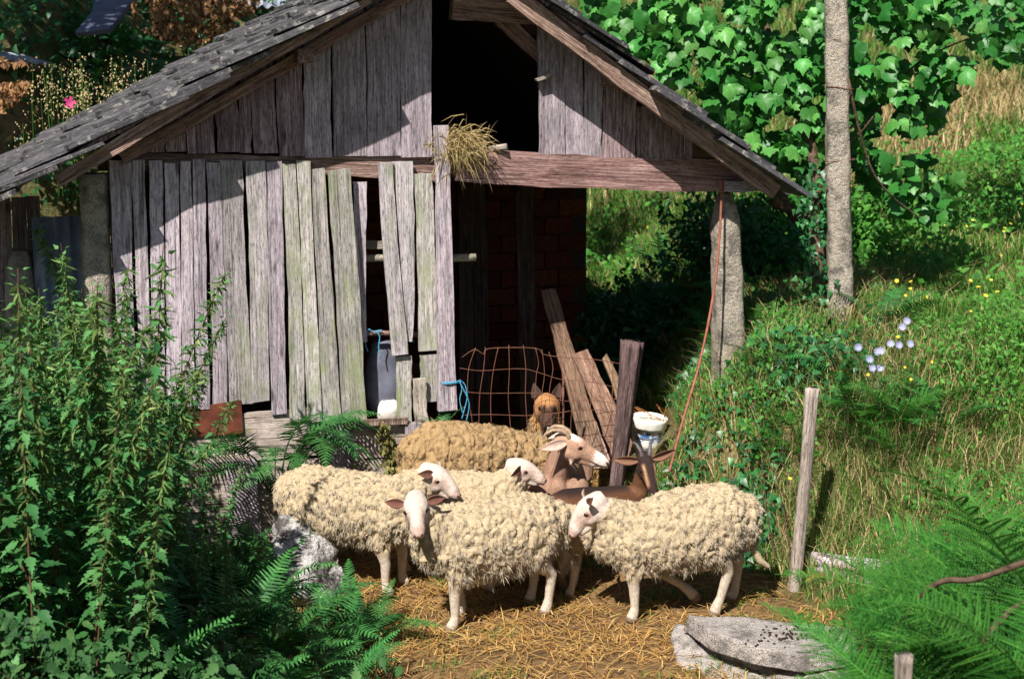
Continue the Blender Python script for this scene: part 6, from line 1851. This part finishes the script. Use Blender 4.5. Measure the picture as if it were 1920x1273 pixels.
# droppings
drp = np.random.default_rng(4)
V, F = [], []
b0 = ball_mesh(1.0, None, 'tmpball')
bv0 = np.array([tuple(v.co) for v in b0.vertices]); bf0 = [tuple(p.vertices) for p in b0.polygons]
for k in range(70):
    p = atz(drp.normal(1470, 42), drp.normal(1188, 11), 0.187)
    b_ = len(V); r = drp.uniform(0.004, 0.008)
    V += [tuple(np.array(p) + q * np.array([r, r * 1.3, r * 0.8])) for q in bv0]; F += [tuple(i_ + b_ for i_ in f_) for f_ in bf0]
stuff('droppings', mesh('droppings', V, F, simple('droppings', (0.03, 0.018, 0.01), 0.9, 0.1), True), 'dark droppings scattered on the stone slab')
# lichened boulder
gbd = ground(575, 1105)
bp = [gbd + Vector(v) for v in ((-0.20, 0.10, 0.32), (-0.10, 0.06, 0.44), (0.04, 0.04, 0.42), (0.13, 0.0, 0.30), (0.24, -0.04, 0.10), (0.20, -0.18, 0.04), (0.02, -0.19, 0.24), (-0.18, -0.12, 0.26))]
tag(rocky('boulder', bp, gbd.z - 0.12, 'boulder', 5, 0.045, 4), 'black and white lichened boulder among the ferns', 'boulder')
# split log at the pole
A_, B_ = ground(1518, 1062) + Vector((0, 0, 0.04)), ground(1665, 1088) + Vector((0, 0, 0.05))
tag(bar('split_log', A_, B_, 0.11, 0.09, 0.09, M['plank'], None, nseg=10, jit=0.006, sides=9, out=Vector((0, -1, 0))), 'grey split log lying behind the pale post', 'log')
A_, B_ = ground(1530, 1085) + Vector((0, 0, 0.03)), ground(1650, 1112) + Vector((0, 0, 0.04))
tag(bar('split_log', A_, B_, 0.06, 0.07, 0.06, M['plank'], None, nseg=10, jit=0.006, sides=7, out=Vector((0, -1, 0))), 'thinner grey split log in front of the thick one', 'log')
# twig
q_ = spline([ground(985, 1170) + Vector((0, 0, 0.01)), ground(1040, 1178) + Vector((0, 0, 0.025)), ground(1095, 1190) + Vector((0, 0, 0.02)), ground(1160, 1220) + Vector((0, 0, 0.01))])
tag(limb('twig', q_, [0.005 - 0.003 * k / len(q_) for k in range(len(q_))], M['bark'], None, (0, 0, 0), 5), 'thin bare twig lying on the straw', 'twig')
# dark dead stems by the post
for (a, b, c) in (((1462, 1090), (1440, 970), (1428, 860)), ((1486, 1080), (1470, 960), (1448, 862)), ((1580, 880), (1590, 800), (1588, 740))):
    g0 = ground(*a); q_ = spline([g0, at(*b, g0.y + 0.02), at(*c, g0.y + 0.03)])
    tag(limb('dead_weed', q_, [0.006 - 0.004 * k / len(q_) for k in range(len(q_))], M['bark'], None, (0, 0, 0), 5), 'dark bare dead stem standing in the bank grass', 'dead weed', 'dead stems on the bank')

# ---- flowers
M['lilac'] = leafmat('chicory_petal', (0.36, 0.36, 0.66), (0.48, 0.48, 0.78), (0.60, 0.60, 0.85), 0.3, 0.6, 0.2, 0)
M['pink'] = leafmat('pink_petal', (0.50, 0.04, 0.16), (0.62, 0.06, 0.22), (0.7, 0.1, 0.3), 0.3, 0.6, 0.2, 0)
M['yellow'] = leafmat('yellow_petal', (0.5, 0.40, 0.03), (0.62, 0.52, 0.05), (0.7, 0.6, 0.1), 0.2, 0.6, 0.2, 0)
def flower_mesh(mat, np_, r, cup=0.3):
    V, F = [(0, 0, 0)], []
    for k in range(np_):
        a = 2 * math.pi * k / np_; w = math.pi / np_ * 0.85
        b = len(V)
        V += [(0.55 * r * math.cos(a - w), 0.55 * r * math.sin(a - w), cup * r * .4), (r * math.cos(a - w * .5), r * math.sin(a - w * .5), cup * r), (r * math.cos(a + w * .5), r * math.sin(a + w * .5), cup * r), (0.55 * r * math.cos(a + w), 0.55 * r * math.sin(a + w), cup * r * .4)]
        F.append((0, b, b + 1, b + 2, b + 3))
    return mesh('flower', V, F, mat, False, {'tint': np.random.default_rng(1).normal(0, 0.6, len(V))})
FL = flower_mesh(M['lilac'], 13, 0.024)
def plant_flowers(name, label, cat, root_px, heads, fm, rootY=None):
    g0 = ground(*root_px) if rootY is None else at(*root_px, rootY)
    r = thing(name, label, cat, tuple(g0))
    for (x, y) in heads:
        hpnt = at(x, y, g0.y - 0.05 + rnd.uniform(-.04, .04))
        q_ = spline([g0, g0.lerp(hpnt, 0.5) + Vector((rnd.uniform(-.04, .04), 0, 0.03)), hpnt], 4)
        limb('stem', q_, [0.0022] * len(q_), M['stem'], r, tuple(g0), 4)
        o = obj('flower', fm, r, hpnt - g0, (R(62) + rnd.uniform(-.3, .3), rnd.uniform(-.3, .3), rnd.uniform(-.4, .3)))
plant_flowers('chicory', 'chicory with two lilac flowers standing highest above the bank ferns', 'flower', (1705, 700), [(1700, 602), (1692, 613)], FL)
plant_flowers('chicory', 'chicory with three lilac flowers in a row above the bank ferns', 'flower', (1690, 730), [(1670, 645), (1685, 647), (1706, 645)], FL)
plant_flowers('chicory', 'chicory with six lilac flowers on the bank beside the pale stone', 'flower', (1650, 780), [(1609, 651), (1645, 660), (1652, 658), (1630, 673), (1635, 690), (1650, 691)], FL)
plant_flowers('pink_flower', 'single pink flower in the oat grass behind the eave', 'flower', (138, 240), [(131, 193)], flower_mesh(M['pink'], 5, 0.05), 12.2)
yr = np.random.default_rng(15)
n = 260
X = yr.uniform(1.2, 7, n); Y = yr.uniform(8.4, 16, n)
v, px, py, z = in_view(X, Y); k = v & (yard_mask(X, Y) < 0.3) & ~inbarn(X, Y) & (fbm(X * 1.3, Y * 1.3, 71) > 0.40)
P = np.stack([X, Y, z + yr.uniform(0.15, 0.32, n)], 1)[k]; n = len(P)
fl0 = [(0, 0, 0)] + [(math.cos(a * 1.2566) * 1.0, math.sin(a * 1.2566) * 1.0, 0.2) for a in range(5)]
stuff('yellow_flowers', scatter_mesh('yellow_flowers', fl0, [(0, 1 + a, 1 + (a + 1) % 5) for a in range(5)], P, *leaf_axes(n, (0, -0.6, 0.7), (1, 0, 0), yr, 0.3, 0.3), yr.uniform(0.010, 0.018, n), M['yellow'], yr.normal(0, 0.6, n)), 'scattered small yellow flowers on the hillside')
# pale stone showing on the bank
gs = ground(1578, 690)
tag(rocky('pale_stone', [gs + Vector(v) for v in ((-.10, .05, .16), (.05, .06, .17), (.10, 0, .02), (.04, -.08, -.06), (-.08, -.06, .02))], gs.z - 0.2, 'granite', 21, 0.02, 3), 'pale stone showing through the fern on the bank', 'stone')

# ---- roofs and sheets behind the barn
def sheet_roof(name, label, p, w, h, rot, mat, cat):
    r = thing(name, label, cat, tuple(p)); r.rotation_euler = rot
    o = corrugated('sheet', w, h, 0.11, 0.018, M[mat], r, 0.004); o.location = (-w / 2, 0, 0)
    for s in (0.1, 0.9):
        bar('batten', Vector((-w / 2, 0.05, h * s)), Vector((w / 2, 0.05, h * s)), 0.05, 0.05, 0.05, M['beam'], r, nseg=2)
    return r
p = at(20, 112, 13.2)
sheet_roof('corrugated_roof', 'grey corrugated roof sheet sloping down behind the left eave', p, 1.0, 1.3, (R(-78), 0.10, R(62)), 'galv', 'roof')
p = at(535, 14, 16.5)
sheet_roof('corrugated_roof', 'pale corrugated roof edge behind the barn slates', p, 1.1, 0.9, (R(-62), 0, R(6)), 'galv', 'roof')
M['bluesl'] = simple('blue_slab', (0.075, 0.08, 0.13), 0.5, 0.4, 6, 0.4, 0.2)
def thick_poly(name, pts, nrm, th, mat):
    pts = [Vector(p) for p in pts]; c = sum(pts, Vector()) / len(pts); n = len(pts)
    V = [tuple(p - c) for p in pts] + [tuple(p - c - Vector(nrm) * th) for p in pts]
    F = [tuple(range(n)), tuple(range(2 * n - 1, n - 1, -1))] + [(k, k + n, (k + 1) % n + n, (k + 1) % n) for k in range(n)]
    return obj(name, mesh(name, V, F, mat), None, c)
pp = [at(140, 62, 13.5), at(205, 55, 13.5), at(228, 28, 13.9), at(255, -10, 14.4), at(180, -12, 14.4), at(172, 22, 13.9)]
tag(thick_poly('slate_slab', pp, (-0.1, -0.7, 0.7), 0.05, M['bluesl']), 'large dark blue slate slab lying on the ivy bank', 'slab')

# dog collar: chain
dog = [o for o in C.objects if o.name == 'dog'][0]
q_ = []
for k in range(33):
    a = 2 * math.pi * k / 32
    q_.append(Vector((0.118 + 0.102 * math.cos(a), 0.098 * math.sin(a), 0.462 - 0.035 * math.cos(a) + (0.004 if k % 2 else -0.004))))
limb('collar', q_, [0.0062 if k % 2 else 0.004 for k in range(33)], M['collar'], dog, (0, 0, 0), 6)

# brown branches arching through the bracken
for k, (pts, lab) in enumerate([([(1640, 1262, 4.9), (1700, 1150, 4.8), (1760, 1092, 4.7), (1830, 1085, 4.6), (1960, 1040, 4.5)], 'long brown dead branch arching through the bracken'), ([(1840, 1205, 4.5), (1890, 1150, 4.5), (1960, 1110, 4.5)], 'short brown dead branch low in the bracken')]):
    q_ = spline([at(*p) for p in pts], 5)
    tag(limb('dead_branch', q_, [0.011] * len(q_), M['bark'], None, (0, 0, 0), 6), lab, 'branch')
